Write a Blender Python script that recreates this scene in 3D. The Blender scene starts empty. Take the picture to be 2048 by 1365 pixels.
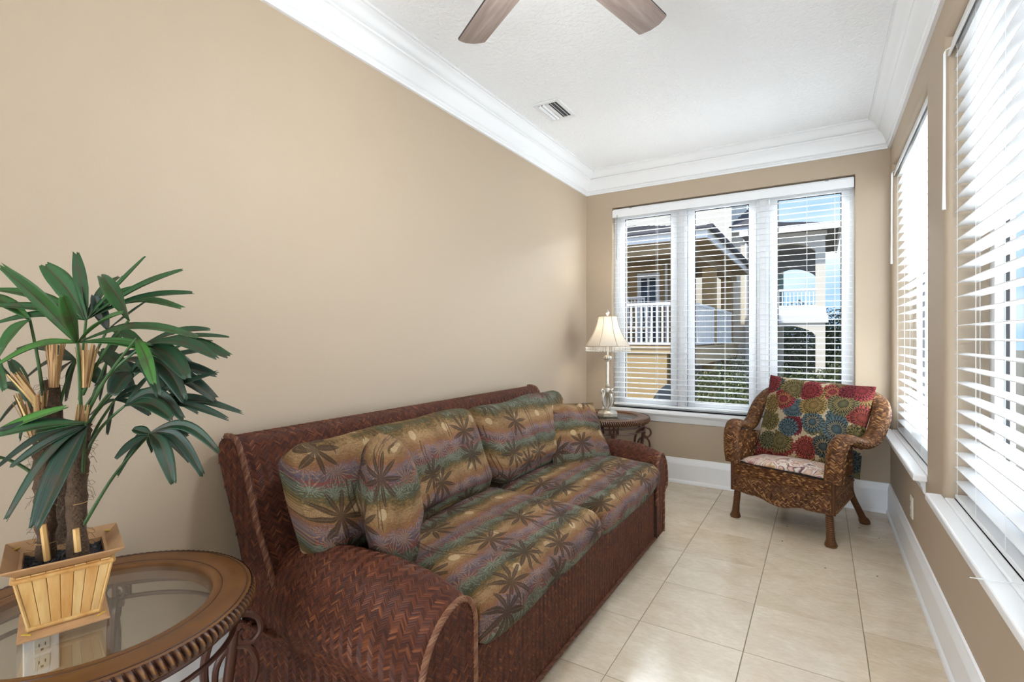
import bpy, bmesh, math, random
from mathutils import Vector, Matrix
from math import sin, cos, pi, radians, sqrt, atan2

random.seed(7)
SC = bpy.context.scene
COL = SC.collection
W, L, H = 2.302, 4.406, 2.765          # room width (X), far wall (Y), ceiling
YB = -1.55                             # wall behind the camera

# ------------------------------------------------------------------ camera
CAMP = Vector((1.882, 0.0, 1.24)); YAW = radians(31.54); FPX = 1004.45
cam_d = bpy.data.cameras.new('camera'); cam = bpy.data.objects.new('camera', cam_d); COL.objects.link(cam)
cam.location = CAMP; cam.rotation_euler = (pi/2, 0, YAW)
cam_d.sensor_width = 36.0; cam_d.lens = 36.0*FPX/2048.0
cam_d.shift_y = -7.3/2048.0; cam_d.clip_start = 0.02; cam_d.clip_end = 300
SC.camera = cam
FW = Vector((-sin(YAW), cos(YAW), 0)); RT = Vector((cos(YAW), sin(YAW), 0))

def at(u, v, zc):
    """world point that lies zc metres deep in direction of photo pixel (u, v)"""
    return CAMP + zc*(FW + RT*((u-1024)/FPX) + Vector((0, 0, (675.2-v)/FPX)))

# ------------------------------------------------------------------ world, sun, daylight and added fill lamps
world = bpy.data.worlds.new('sky'); SC.world = world; world.use_nodes = True
nt = world.node_tree; nt.nodes.clear()
wo = nt.nodes.new('ShaderNodeOutputWorld'); wb = nt.nodes.new('ShaderNodeBackground')
tc = nt.nodes.new('ShaderNodeTexCoord'); mp = nt.nodes.new('ShaderNodeMapping')
mp.inputs['Scale'].default_value = (2.2, 2.2, 6.0)
nz = nt.nodes.new('ShaderNodeTexNoise'); nz.inputs['Scale'].default_value = 1.6; nz.inputs['Detail'].default_value = 7
cr = nt.nodes.new('ShaderNodeValToRGB')
cr.color_ramp.elements[0].position = 0.44; cr.color_ramp.elements[0].color = (0.30, 0.52, 0.95, 1)
cr.color_ramp.elements[1].position = 0.72; cr.color_ramp.elements[1].color = (0.84, 0.91, 1.0, 1)
nt.links.new(tc.outputs['Generated'], mp.inputs['Vector']); nt.links.new(mp.outputs['Vector'], nz.inputs['Vector'])
nt.links.new(nz.outputs['Fac'], cr.inputs['Fac']); nt.links.new(cr.outputs['Color'], wb.inputs['Color'])
wb.inputs['Strength'].default_value = 1.15
nt.links.new(wb.outputs['Background'], wo.inputs['Surface'])

def sun(name, elev, azim, energy, angle, color=(1, 1, 1)):
    d = bpy.data.lights.new(name, 'SUN'); d.energy = energy; d.angle = radians(angle); d.color = color
    o = bpy.data.objects.new(name, d); COL.objects.link(o)
    o.rotation_euler = (radians(90-elev), 0, radians(azim)); o.location = (0, 0, 12); return o
# high sun behind the house: lights the neighbour's walls, not the room's windows
sun('sun', 52, -38, 4.4, 3, (1.0, 0.95, 0.86))

def area(name, loc, rot, sx, sy, power, color=(1, 1, 1)):
    d = bpy.data.lights.new(name, 'AREA'); d.shape = 'RECTANGLE'; d.size = sx; d.size_y = sy
    d.energy = power; d.color = color
    o = bpy.data.objects.new(name, d); COL.objects.link(o); o.location = loc; o.rotation_euler = rot; return o
WIN_R = [(2.991, 4.333), (1.262, 2.604)]     # right-hand windows, Y ranges
ZS, ZH = 0.605, 2.43                                         # window sill and head heights
for i, (a, b) in enumerate(WIN_R):   # overcast daylight pouring in through each side window
    area('window_daylight', (W+0.30, (a+b)/2+(0.22 if i == 0 else 0), (ZS+ZH)/2+0.05), (0, radians(90), 0), ZH-ZS, b-a, (58, 20)[i], (0.86, 0.94, 1.0))
    # added lamp outside each window, aimed upward to brighten the ceiling
    area('added_uplight', (W+1.10, (a+b)/2, ZS-0.30), (0, radians(118), 0), 1.0, b-a+0.5, (165, 34)[i], (0.88, 0.945, 1.0))
area('end_window_fill', (1.175, L+0.85, 3.05), (radians(-60), 0, 0), 2.2, 1.0, 350, (0.86, 0.94, 1.0))  # added panel hidden above the window, brightens ceiling and far end
area('rear_fill', (W/2, YB-0.35, 1.25), (radians(90), 0, 0), 1.9, 2.2, 78, (0.86, 0.94, 1.0))  # added frontal fill, shines in through the added rear doors

area('added_uplight', (W/2, YB-1.0, 0.05), (radians(116), 0, 0), 1.9, 1.2, 58, (0.88, 0.945, 1.0))  # added upward fill from behind the camera, for the ceiling

SC.view_settings.view_transform = 'Standard'; SC.view_settings.look = 'None'
SC.view_settings.exposure = 0.28; SC.view_settings.gamma = 1.0; SC.view_settings.use_curve_mapping = False

# ------------------------------------------------------------------ mesh helpers
class MB:
    def __init__(s): s.v = []; s.f = []; s.uv = {}; s.rnd = []; s.cur = 0.5; s.smooth = True
    def add(s, vs, fs, uvs=None):
        n = len(s.v); s.v += [Vector(p) for p in vs]; s.rnd += [s.cur]*len(vs)
        for k, f in enumerate(fs):
            if uvs is not None: s.uv[len(s.f)] = [uvs[i] for i in f]
            s.f.append([n+i for i in f])
        return s
    def box(s, x0, x1, y0, y1, z0, z1):
        return s.add([(x, y, z) for x in (x0, x1) for y in (y0, y1) for z in (z0, z1)],
                     [(0,1,3,2),(4,6,7,5),(0,4,5,1),(2,3,7,6),(0,2,6,4),(1,5,7,3)])
    def obox(s, c, ax, ay, az):
        c, ax, ay, az = Vector(c), Vector(ax), Vector(ay), Vector(az)
        return s.add([c+ax*i+ay*j+az*k for i in (-1,1) for j in (-1,1) for k in (-1,1)],
                     [(0,1,3,2),(4,6,7,5),(0,4,5,1),(2,3,7,6),(0,2,6,4),(1,5,7,3)])
    def grid(s, fn, nu, nv, closeu=False, closev=False, uvfn=None):
        vs = []; us = []
        cu = nu if closeu else nu+1; cv = nv if closev else nv+1
        for i in range(cu):
            for j in range(cv):
                vs.append(fn(i/nu, j/nv)); us.append(uvfn(i/nu, j/nv) if uvfn else (i/nu, j/nv))
        fs = []
        for i in range(nu):
            for j in range(nv):
                a = (i % cu)*cv+(j % cv); b = ((i+1) % cu)*cv+(j % cv)
                c = ((i+1) % cu)*cv+((j+1) % cv); d = (i % cu)*cv+((j+1) % cv)
                fs.append((a, b, c, d))
        return s.add(vs, fs, us)
    def tube(s, path, r, n=8, cap=True, closed=False):
        P = [Vector(p) for p in path]; m = len(P)
        R = r if isinstance(r, (list, tuple)) else [r]*m
        up = Vector((0, 0, 1)); rings = []; N = None
        for i in range(m):
            if closed: t = P[(i+1) % m]-P[i-1]
            else: t = P[min(i+1, m-1)]-P[max(i-1, 0)]
            if t.length < 1e-9: t = Vector((0, 0, 1))
            t.normalize()
            if N is None:
                N = up.cross(t)
                if N.length < 0.2: N = Vector((1, 0, 0)).cross(t)
            N = N-t*N.dot(t); N.normalize(); B = t.cross(N)
            rings.append([P[i]+(N*cos(2*pi*k/n)+B*sin(2*pi*k/n))*R[i] for k in range(n)])
        vs = [p for ring in rings for p in ring]; fs = []
        for i in range(m if closed else m-1):
            j = (i+1) % m
            for k in range(n): fs.append((i*n+k, i*n+(k+1) % n, j*n+(k+1) % n, j*n+k))
        if cap and not closed:
            fs.append(tuple(range(n))[::-1]); fs.append(tuple((m-1)*n+k for k in range(n)))
        return s.add(vs, fs)
    def lathe(s, prof, n=24, c=(0, 0, 0), lobes=0, amp=0.0):
        c = Vector(c); vs = []
        for (r, z) in prof:
            for k in range(n):
                a = 2*pi*k/n; rr = r*(1+amp*cos(lobes*a)) if lobes else r
                vs.append(c+Vector((rr*cos(a), rr*sin(a), z)))
        fs = []
        for i in range(len(prof)-1):
            for k in range(n): fs.append((i*n+k, i*n+(k+1) % n, (i+1)*n+(k+1) % n, (i+1)*n+k))
        fs.append(tuple(range(n))[::-1]); fs.append(tuple((len(prof)-1)*n+k for k in range(n)))
        return s.add(vs, fs)
    def prism(s, poly, off):
        """poly: ring of 3-D points, extruded by off"""
        off = Vector(off); P = [Vector(p) for p in poly]; n = len(P)
        return s.add(P+[p+off for p in P], [tuple(range(n))[::-1], tuple(range(n, 2*n))]+
                     [(i, (i+1) % n, n+(i+1) % n, n+i) for i in range(n)])

def link(o, parent=None):
    COL.objects.link(o)
    if parent is not None: o.parent = parent
    return o
def root_loc(o):
    v = Vector((0, 0, 0))
    while o is not None: v = v+o.location; o = o.parent
    return v
def make_mesh(name, mb, mat, off=Vector((0, 0, 0)), smooth=None):
    me = bpy.data.meshes.new(name)
    me.from_pydata([tuple(p-off) for p in mb.v], [], mb.f)
    if mb.uv:
        ul = me.uv_layers.new(name='UVMap'); flat = []
        for i, p in enumerate(me.polygons):
            c = mb.uv.get(i)
            flat.extend([x for q in (c if c else [(0, 0)]*p.loop_total) for x in q])
        ul.data.foreach_set('uv', flat)
    at_ = me.attributes.new('rnd', 'FLOAT', 'POINT'); at_.data.foreach_set('value', mb.rnd)
    bm = bmesh.new(); bm.from_mesh(me)
    bmesh.ops.recalc_face_normals(bm, faces=bm.faces); bm.to_mesh(me); bm.free()
    if mat is not None: me.materials.append(mat)
    sm = mb.smooth if smooth is None else smooth
    me.polygons.foreach_set('use_smooth', [sm]*len(me.polygons))
    if sm:
        try: me.set_sharp_from_angle(angle=radians(38))
        except Exception: pass
    me.update(); return me
def obj(name, mb, mat, parent=None, local=False, bevel=0.0, smooth=None, subsurf=0, seg=2):
    off = Vector((0, 0, 0)) if (local or parent is None) else root_loc(parent)
    o = link(bpy.data.objects.new(name, make_mesh(name, mb, mat, off, smooth)), parent)
    if bevel > 0:
        b = o.modifiers.new('bevel', 'BEVEL'); b.width = bevel; b.segments = seg; b.limit_method = 'ANGLE'; b.angle_limit = radians(40)
    if subsurf:
        u = o.modifiers.new('subsurf', 'SUBSURF'); u.levels = subsurf; u.render_levels = subsurf
    return o
def tag(o, label, cat, group=None, kind=None):
    o['label'] = label; o['category'] = cat
    if group: o['group'] = group
    if kind: o['kind'] = kind
    return o
def thing(name, label, cat, loc=(0, 0, 0), rotz=0, group=None, kind=None):
    o = link(bpy.data.objects.new(name, None)); o.location = loc; o.rotation_euler = (0, 0, rotz)
    o.empty_display_size = 0.05
    return tag(o, label, cat, group, kind)
def struct(o, label, cat): return tag(o, label, cat, None, 'structure')
def inst(name, src, parent, loc=(0, 0, 0), rot=(0, 0, 0), scale=(1, 1, 1)):
    o = bpy.data.objects.new(name, src.data); link(o, parent)
    o.location = loc; o.rotation_euler = rot; o.scale = scale; return o
def smoothpath(pts, n):
    """Catmull-Rom through pts -> n+1 points"""
    P = [Vector(p) for p in pts]; m = len(P)-1; out = []
    for i in range(n+1):
        t = i/n*m; k = min(int(t), m-1); f = t-k
        p0 = P[max(k-1, 0)]; p1 = P[k]; p2 = P[k+1]; p3 = P[min(k+2, m)]
        out.append(0.5*((2*p1)+(p2-p0)*f+(2*p0-5*p1+4*p2-p3)*f*f+(3*p1-p0-3*p2+p3)*f**3))
    return out
def lerp_table(tab, x):
    if x <= tab[0][0]: return tab[0][1]
    for (a, va), (b, vb) in zip(tab, tab[1:]):
        if x <= b:
            t = (x-a)/(b-a); t = t*t*(3-2*t)*0.5+t*0.5; return va+(vb-va)*t
    return tab[-1][1]
def braid(mb, path, r, pitch=0.03, k=3, n=5, step=0.006):
    """k thin canes twisted round a path"""
    P = [Vector(p) for p in path]; d = [0]
    for a, b in zip(P, P[1:]): d.append(d[-1]+(b-a).length)
    tot = d[-1]; m = max(8, int(tot/step)); Q = []; j = 0
    for i in range(m+1):
        s_ = tot*i/m
        while j < len(d)-2 and d[j+1] < s_: j += 1
        Q.append(P[j].lerp(P[j+1], min(1, (s_-d[j])/max(1e-9, d[j+1]-d[j]))))
    N = None; fr = []
    for i in range(m+1):
        t = (Q[min(i+1, m)]-Q[max(i-1, 0)]).normalized()
        if N is None:
            N = Vector((0, 0, 1)).cross(t)
            if N.length < 0.2: N = Vector((1, 0, 0)).cross(t)
        N = (N-t*N.dot(t)).normalized(); fr.append((N.copy(), t.cross(N)))
    for s_ in range(k):
        mb.cur = random.random()
        pts = []
        for i in range(m+1):
            a = 2*pi*(s_/k+tot*i/m/pitch); A, B = fr[i]
            pts.append(Q[i]+(A*cos(a)+B*sin(a))*r*0.55)
        mb.tube(pts, r*0.58, n)
    return mb
def inside(poly, x, y):
    c = False; n = len(poly)
    for i in range(n):
        (x1, y1), (x2, y2) = poly[i], poly[i-1]
        if (y1 > y) != (y2 > y) and x < (x2-x1)*(y-y1)/(y2-y1)+x1: c = not c
    return c
def weave(mb, fn, lu, lv, col=0.021, pitch=0.0085, test=None, lift=0.0034, slant=0.80, wid=0.50):
    """herringbone of flat cane strands over surface fn(u_m, v_m) -> (point, normal); columns run along v"""
    nc = max(1, int(round(lu/col))); cw = lu/nc
    nr = max(1, int(round(lv/pitch))); pr = lv/nr
    for i in range(nc):
        sg = 1 if i % 2 else -1; uc = (i+0.5)*cw
        for j in range(-1, nr+1):
            vc = (j+0.5)*pr+(0.5*pr if i % 2 else 0)
            if test and not (test(uc-cw*0.5, vc) and test(uc+cw*0.5, vc) and test(uc, vc)): continue
            mb.cur = random.random()
            hl = cw*0.60; dv = sg*hl*slant; hw = pr*wid*(0.9+0.2*random.random())
            vs = []; ok = True
            for k, a in enumerate((-1, 0, 1)):
                for b in (-1, 0, 1):
                    u = min(max(uc+a*hl, 0), lu); v = min(max(vc+a*dv+b*hw, 0), lv)
                    p, nn = fn(u, v)
                    h_ = lift*((1.0 if a == 0 else 0.45)*(1.0 if b == 0 else 0.40))
                    vs.append(p+nn*h_)
            mb.add(vs, [(0,3,4,1),(1,4,5,2),(3,6,7,4),(4,7,8,5)])
    return mb
# ------------------------------------------------------------------ materials
class G:
    """tiny node-graph helper"""
    def __init__(s, name):
        s.m = bpy.data.materials.new(name); s.m.use_nodes = True; s.t = s.m.node_tree; s.t.nodes.clear()
        s.out = s.t.nodes.new('ShaderNodeOutputMaterial')
    def node(s, kind, **kw):
        n = s.t.nodes.new(kind)
        for k, v in kw.items(): setattr(n, k, v)
        return n
    def put(s, sock, v):
        if v is None: return
        if isinstance(v, bpy.types.NodeSocket): s.t.links.new(v, sock)
        elif isinstance(v, (tuple, list)):
            v = tuple(v)
            if len(sock.default_value) == 4 and len(v) == 3: v = v+(1,)
            sock.default_value = v
        else:
            try: sock.default_value = v
            except TypeError: sock.default_value = (v, v, v)
    def m_(s, op, a, b=None, c=None, clamp=False):
        n = s.node('ShaderNodeMath', operation=op); n.use_clamp = clamp
        s.put(n.inputs[0], a); s.put(n.inputs[1], b); s.put(n.inputs[2], c); return n.outputs[0]
    def v_(s, op, a, b=None):
        n = s.node('ShaderNodeVectorMath', operation=op); s.put(n.inputs[0], a)
        if b is not None: s.put(n.inputs[1], b)
        return n.outputs['Value'] if op in ('LENGTH', 'DOT_PRODUCT', 'DISTANCE') else n.outputs[0]
    def mix(s, f, a, b, mode='MIX'):
        n = s.node('ShaderNodeMix', data_type='RGBA', blend_type=mode)
        s.put(n.inputs[0], f); s.put(n.inputs[6], a); s.put(n.inputs[7], b); return n.outputs[2]
    def ramp(s, f, stops, interp='LINEAR'):
        n = s.node('ShaderNodeValToRGB'); r = n.color_ramp; r.interpolation = interp
        while len(r.elements) < len(stops): r.elements.new(0.5)
        for e, (p, c) in zip(r.elements, stops): e.position = p; e.color = tuple(c)+(1,) if len(c) == 3 else c
        s.put(n.inputs[0], f); return n.outputs[0]
    def coord(s, which='Object'): return s.node('ShaderNodeTexCoord').outputs[which]
    def attr(s, name, out='Fac'):
        n = s.node('ShaderNodeAttribute'); n.attribute_name = name; return n.outputs[out]
    def objrnd(s): return s.node('ShaderNodeObjectInfo').outputs['Random']
    def mapping(s, v, scale=(1, 1, 1), loc=(0, 0, 0), rot=(0, 0, 0)):
        n = s.node('ShaderNodeMapping'); s.put(n.inputs['Vector'], v)
        n.inputs['Scale'].default_value = scale; s.put(n.inputs['Location'], loc); n.inputs['Rotation'].default_value = rot
        return n.outputs[0]
    def noise(s, v, scale, detail=3, rough=0.5, out='Fac', dist=0.0):
        n = s.node('ShaderNodeTexNoise'); s.put(n.inputs['Vector'], v); n.inputs['Scale'].default_value = scale
        n.inputs['Detail'].default_value = detail; n.inputs['Roughness'].default_value = rough; n.inputs['Distortion'].default_value = dist
        return n.outputs[out]
    def voro(s, v, scale, rand=1.0, feat='F1', dim='2D'):
        n = s.node('ShaderNodeTexVoronoi', feature=feat, voronoi_dimensions=dim); s.put(n.inputs['Vector'], v)
        n.inputs['Scale'].default_value = scale; n.inputs['Randomness'].default_value = rand; return n
    def sep(s, v):
        n = s.node('ShaderNodeSeparateXYZ'); s.put(n.inputs[0], v); return n.outputs
    def comb(s, x, y, z=0.0):
        n = s.node('ShaderNodeCombineXYZ'); s.put(n.inputs[0], x); s.put(n.inputs[1], y); s.put(n.inputs[2], z); return n.outputs[0]
    def bump(s, h, strength=0.3, dist=0.01, base=None):
        n = s.node('ShaderNodeBump'); s.put(n.inputs['Height'], h); n.inputs['Strength'].default_value = strength
        n.inputs['Distance'].default_value = dist
        if base is not None: s.put(n.inputs['Normal'], base)
        return n.outputs[0]
    def bsdf(s, color, rough=0.5, metal=0.0, normal=None, spec=None, sheen=None, coat=None, trans=None, ior=None):
        n = s.node('ShaderNodeBsdfPrincipled'); s.put(n.inputs['Base Color'], color); s.put(n.inputs['Roughness'], rough)
        s.put(n.inputs['Metallic'], metal)
        if normal is not None: s.put(n.inputs['Normal'], normal)
        if spec is not None: s.put(n.inputs['Specular IOR Level'], spec)
        if sheen is not None: s.put(n.inputs['Sheen Weight'], sheen)
        if coat is not None: s.put(n.inputs['Coat Weight'], coat); n.inputs['Coat Roughness'].default_value = 0.12
        if trans is not None: s.put(n.inputs['Transmission Weight'], trans)
        if ior is not None: s.put(n.inputs['IOR'], ior)
        return n.outputs[0]
    def mixsh(s, f, a, b):
        n = s.node('ShaderNodeMixShader'); s.put(n.inputs[0], f); s.put(n.inputs[1], a); s.put(n.inputs[2], b); return n.outputs[0]
    def done(s, sh): s.t.links.new(sh, s.out.inputs['Surface']); return s.m
    def star(s, uv, scale, n_pet, R, rand=0.8, off=(0, 0, 0), sharp=0.8):
        """voronoi-scattered stars with n pointed petals; returns mask, petal coordinate, radius, cell colour, angle"""
        p = s.mapping(uv, loc=off); vo = s.voro(p, scale, rand)
        d = s.v_('SUBTRACT', p, s.v_('DIVIDE', vo.outputs['Position'], (1, 1, 1)))
        x, y, z = s.sep(d)
        r = s.m_('DIVIDE', s.m_('SQRT', s.m_('ADD', s.m_('MULTIPLY', x, x), s.m_('MULTIPLY', y, y))), R)
        cs = s.sep(vo.outputs['Color'])
        th = s.m_('ADD', s.m_('DIVIDE', s.m_('ARCTAN2', y, x), 2*pi), cs[0])
        a = s.m_('MULTIPLY', s.m_('ABSOLUTE', s.m_('SUBTRACT', s.m_('FRACT', s.m_('MULTIPLY', th, n_pet)), 0.5)), 2)
        lim = s.m_('MULTIPLY', s.m_('SUBTRACT', 1.0, r), sharp)
        msk = s.m_('MULTIPLY', s.m_('LESS_THAN', a, lim), s.m_('LESS_THAN', r, 1.0))
        return msk, a, r, vo.outputs['Color'], th

def simple(name, col, rough=0.5, metal=0.0, bumpscale=0, bumpstr=0.1, var=0.0, varscale=3.0, **kw):
    g = G(name); c = col; nrm = None
    if var:
        f = g.noise(g.coord('Object'), varscale, 4)
        c = g.mix(f, tuple(x*(1-var) for x in col), tuple(min(1, x*(1+var)) for x in col))
    if bumpscale: nrm = g.bump(g.noise(g.coord('Object'), bumpscale, 3), bumpstr, 0.01)
    return g.done(g.bsdf(c, rough, metal, nrm, **kw))

M = {}
M['wall'] = simple('tan_wall_paint', (0.425, 0.332, 0.238), 0.60, bumpscale=160, bumpstr=0.06, var=0.02, varscale=1.2)
g = G('ceiling_texture')
co = g.coord('Object'); h1 = g.noise(co, 42, 4, 0.6); h2 = g.noise(co, 95, 2, 0.5)
hh = g.ramp(h1, [(0.40, (0, 0, 0)), (0.60, (1, 1, 1))])
M['ceiling'] = g.done(g.bsdf((0.84, 0.84, 0.84), 0.8, normal=g.bump(g.m_('ADD', hh, g.m_('MULTIPLY', h2, 0.3)), 0.35, 0.010)))
M['trim'] = simple('white_gloss_trim', (0.77, 0.77, 0.77), 0.38)
M['skirting'] = simple('white_trim_lifted', (0.90, 0.90, 0.91), 0.34)  # paler copy of the trim white, offsets dim light on the baseboards
M['sillwhite'] = simple('white_sill_paint', (0.83, 0.83, 0.83), 0.28)
M['vinyl'] = simple('white_window_vinyl', (0.74, 0.74, 0.745), 0.35)
M['grout'] = simple('tile_grout', (0.26, 0.20, 0.13), 0.9)
g = G('travertine_tile')
co = g.coord('Object'); rn = g.objrnd()
p = g.v_('ADD', g.mapping(co, scale=(1, 1, 1)), g.comb(g.m_('MULTIPLY', rn, 37.0), g.m_('MULTIPLY', rn, 91.0), 0))
ps = g.mapping(p, scale=(1.5, 2.3, 1), rot=(0, 0, 0.5))
n1 = g.noise(ps, 3.2, 7, 0.62, dist=0.6); n2 = g.noise(p, 2.0, 3, 0.5); n3 = g.noise(g.mapping(p, scale=(2, 5, 1), rot=(0, 0, 0.5)), 14, 5, 0.7)
c = g.ramp(n1, [(0.28, (0.54, 0.42, 0.30)), (0.45, (0.67, 0.57, 0.44)), (0.60, (0.76, 0.67, 0.54)), (0.78, (0.82, 0.75, 0.65))])
c = g.mix(g.m_('MULTIPLY', n2, 0.35), c, (0.55, 0.42, 0.27))
c = g.mix(g.ramp(n3, [(0.35, (0.45, 0.45, 0.45)), (0.62, (0, 0, 0))]), c, (0.47, 0.36, 0.23))
c = g.mix(0.25, c, g.ramp(rn, [(0, (0.56, 0.44, 0.31)), (1, (0.76, 0.67, 0.54))]))
pit = g.voro(p, 7, 1.0); pm = g.m_('MULTIPLY', g.m_('LESS_THAN', pit.outputs['Distance'], 0.035), g.m_('GREATER_THAN', g.sep(pit.outputs['Color'])[1], 0.93))
c = g.mix(pm, c, (0.10, 0.07, 0.04))
M['tile'] = g.done(g.bsdf(c, g.ramp(n2, [(0.3, (0.12, 0.12, 0.12)), (0.7, (0.20, 0.20, 0.20))]), 0, g.bump(n1, 0.05, 0.01), spec=0.55))

# rattan: colour by strand
def rattan(name, stops, rough=0.5, fine=0):
    g = G(name); r = g.attr('rnd'); co = g.coord('Object')
    c = g.ramp(r, stops)
    c = g.mix(g.m_('MULTIPLY', g.noise(co, 9, 3), 0.5), c, stops[0][1])
    nrm = g.bump(g.noise(co, 420, 2), 0.15, 0.002)
    return g.done(g.bsdf(c, rough, 0, nrm, spec=0.18))
M['rattan'] = rattan('dark_red_rattan', [(0.0, (0.045, 0.015, 0.010)), (0.5, (0.088, 0.026, 0.013)), (0.90, (0.135, 0.040, 0.018)), (1.0, (0.24, 0.080, 0.030))])
M['rattan_core'] = simple('dark_rattan_backing', (0.030, 0.010, 0.006), 0.8)
M['braid'] = rattan('rattan_braid', [(0.0, (0.10, 0.038, 0.022)), (0.6, (0.16, 0.065, 0.036)), (1.0, (0.30, 0.16, 0.09))])
M['wicker'] = rattan('honey_wicker', [(0.0, (0.050, 0.018, 0.008)), (0.45, (0.115, 0.045, 0.016)), (0.82, (0.21, 0.090, 0.032)), (1.0, (0.50, 0.27, 0.10))], 0.34)
M['wicker_core'] = simple('wicker_backing', (0.020, 0.008, 0.004), 0.8)

# tropical sunset tapestry of the sofa cushions (u along the sofa, v across, in metres)
g = G('tropical_tapestry')
uv = g.coord('UV'); su = g.sep(uv)
wob = g.m_('MULTIPLY', g.m_('SUBTRACT', g.noise(uv, 9, 4, 0.6), 0.5), 0.085)
spk = g.noise(g.mapping(uv, scale=(1, 2.2, 1)), 60, 3, 0.6)
fine = g.noise(uv, 420, 2, 0.7)
t = g.m_('FRACT', g.m_('ADD', g.m_('DIVIDE', g.m_('ADD', su[1], wob), 0.205), g.m_('MULTIPLY', g.m_('SUBTRACT', spk, 0.5), 0.46)))
band = g.ramp(t, [(0.0, (0.25, 0.140, 0.060)), (0.14, (0.34, 0.215, 0.110)), (0.26, (0.20, 0.120, 0.045)), (0.35, (0.090, 0.075, 0.032)), (0.46, (0.090, 0.095, 0.065)),
                  (0.53, (0.16, 0.175, 0.14)), (0.575, (0.085, 0.080, 0.050)), (0.605, (0.26, 0.050, 0.036)), (0.64, (0.17, 0.065, 0.050)), (0.70, (0.105, 0.078, 0.086)), (0.82, (0.20, 0.145, 0.145)),
                  (0.90, (0.24, 0.105, 0.065)), (1.0, (0.25, 0.135, 0.045))])
# pale spiky fronds in the green and mauve bands
m1, a1, r1, c1, th1 = g.star(uv, 15, 15, 0.052, 0.9, sharp=0.75)
bm_ = g.m_('MULTIPLY', g.m_('GREATER_THAN', t, 0.38), g.m_('LESS_THAN', t, 0.90))
light = g.mix(g.m_('GREATER_THAN', t, 0.62), (0.24, 0.25, 0.18), (0.36, 0.22, 0.13))
col_ = g.mix(g.m_('MULTIPLY', g.m_('MULTIPLY', m1, bm_), 0.62), band, light)
m1b, a1b, r1b, c1b, _ = g.star(uv, 19, 11, 0.045, 1.0, off=(0.31, 0.17, 0), sharp=0.6)
col_ = g.mix(g.m_('MULTIPLY', g.m_('MULTIPLY', m1b, bm_), 0.45), col_, g.mix(g.m_('GREATER_THAN', t, 0.6), (0.07, 0.08, 0.06), (0.10, 0.09, 0.16)))
# setting suns in the gold bands
gu = g.m_('SUBTRACT', g.m_('FRACT', g.m_('ADD', g.m_('MULTIPLY', su[0], 4.6), g.m_('MULTIPLY', g.m_('FLOOR', g.m_('DIVIDE', su[1], 0.205)), 0.37))), 0.5)
gv = g.m_('SUBTRACT', g.m_('FRACT', g.m_('DIVIDE', su[1], 0.205)), 0.17)
rs = g.m_('SQRT', g.m_('ADD', g.m_('POWER', g.m_('MULTIPLY', gu, 0.217), 2), g.m_('POWER', g.m_('MULTIPLY', gv, 0.205), 2)))
col_ = g.mix(g.m_('MULTIPLY', g.m_('LESS_THAN', rs, 0.0185), 0.8), col_, (0.52, 0.38, 0.22))
# trunks: paired dark lines
tw = g.m_('MULTIPLY', g.m_('SUBTRACT', g.noise(g.mapping(uv, scale=(0.6, 1, 1)), 5, 1), 0.5), 0.09)
tl = g.m_('FRACT', g.m_('MULTIPLY', g.m_('ADD', su[0], tw), 5.2))
ln = g.m_('ADD', g.m_('LESS_THAN', g.m_('ABSOLUTE', g.m_('SUBTRACT', tl, 0.40)), 0.013), g.m_('LESS_THAN', g.m_('ABSOLUTE', g.m_('SUBTRACT', tl, 0.49)), 0.013))
tm = g.m_('GREATER_THAN', g.noise(uv, 4.5, 1), 0.50)
col_ = g.mix(g.m_('MULTIPLY', g.m_('MULTIPLY', ln, tm), 0.72), col_, (0.065, 0.035, 0.020))
# big brown palm rosettes
m2, a2, r2, c2, _ = g.star(uv, 5.6, 9, 0.098, 0.85, off=(0.05, 0.06, 0), sharp=1.12)
keep = g.m_('GREATER_THAN', g.sep(c2)[1], 0.22)
rib = g.m_('LESS_THAN', a2, 0.05)
pc = g.mix(rib, g.mix(fine, (0.040, 0.024, 0.014), (0.075, 0.043, 0.024)), (0.13, 0.085, 0.05))
col_ = g.mix(g.m_('MULTIPLY', g.m_('MULTIPLY', m2, keep), 0.82), col_, pc)
col_ = g.mix(0.75, col_, g.mix(g.ramp(fine, [(0.36, (0, 0, 0)), (0.64, (1, 1, 1))]), (0.26, 0.26, 0.27), (1.18, 1.13, 1.04)), 'MULTIPLY')
blot = g.noise(uv, 7, 3)
col_ = g.mix(g.ramp(blot, [(0.35, (0.55, 0.55, 0.55)), (0.62, (0, 0, 0))]), col_, g.v_('MULTIPLY', col_, (0.50, 0.46, 0.42)))
M['tapestry'] = g.done(g.bsdf(col_, 0.85, 0, g.bump(g.m_('ADD', fine, g.m_('MULTIPLY', spk, 0.5)), 0.25, 0.003), spec=0.2))

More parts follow.
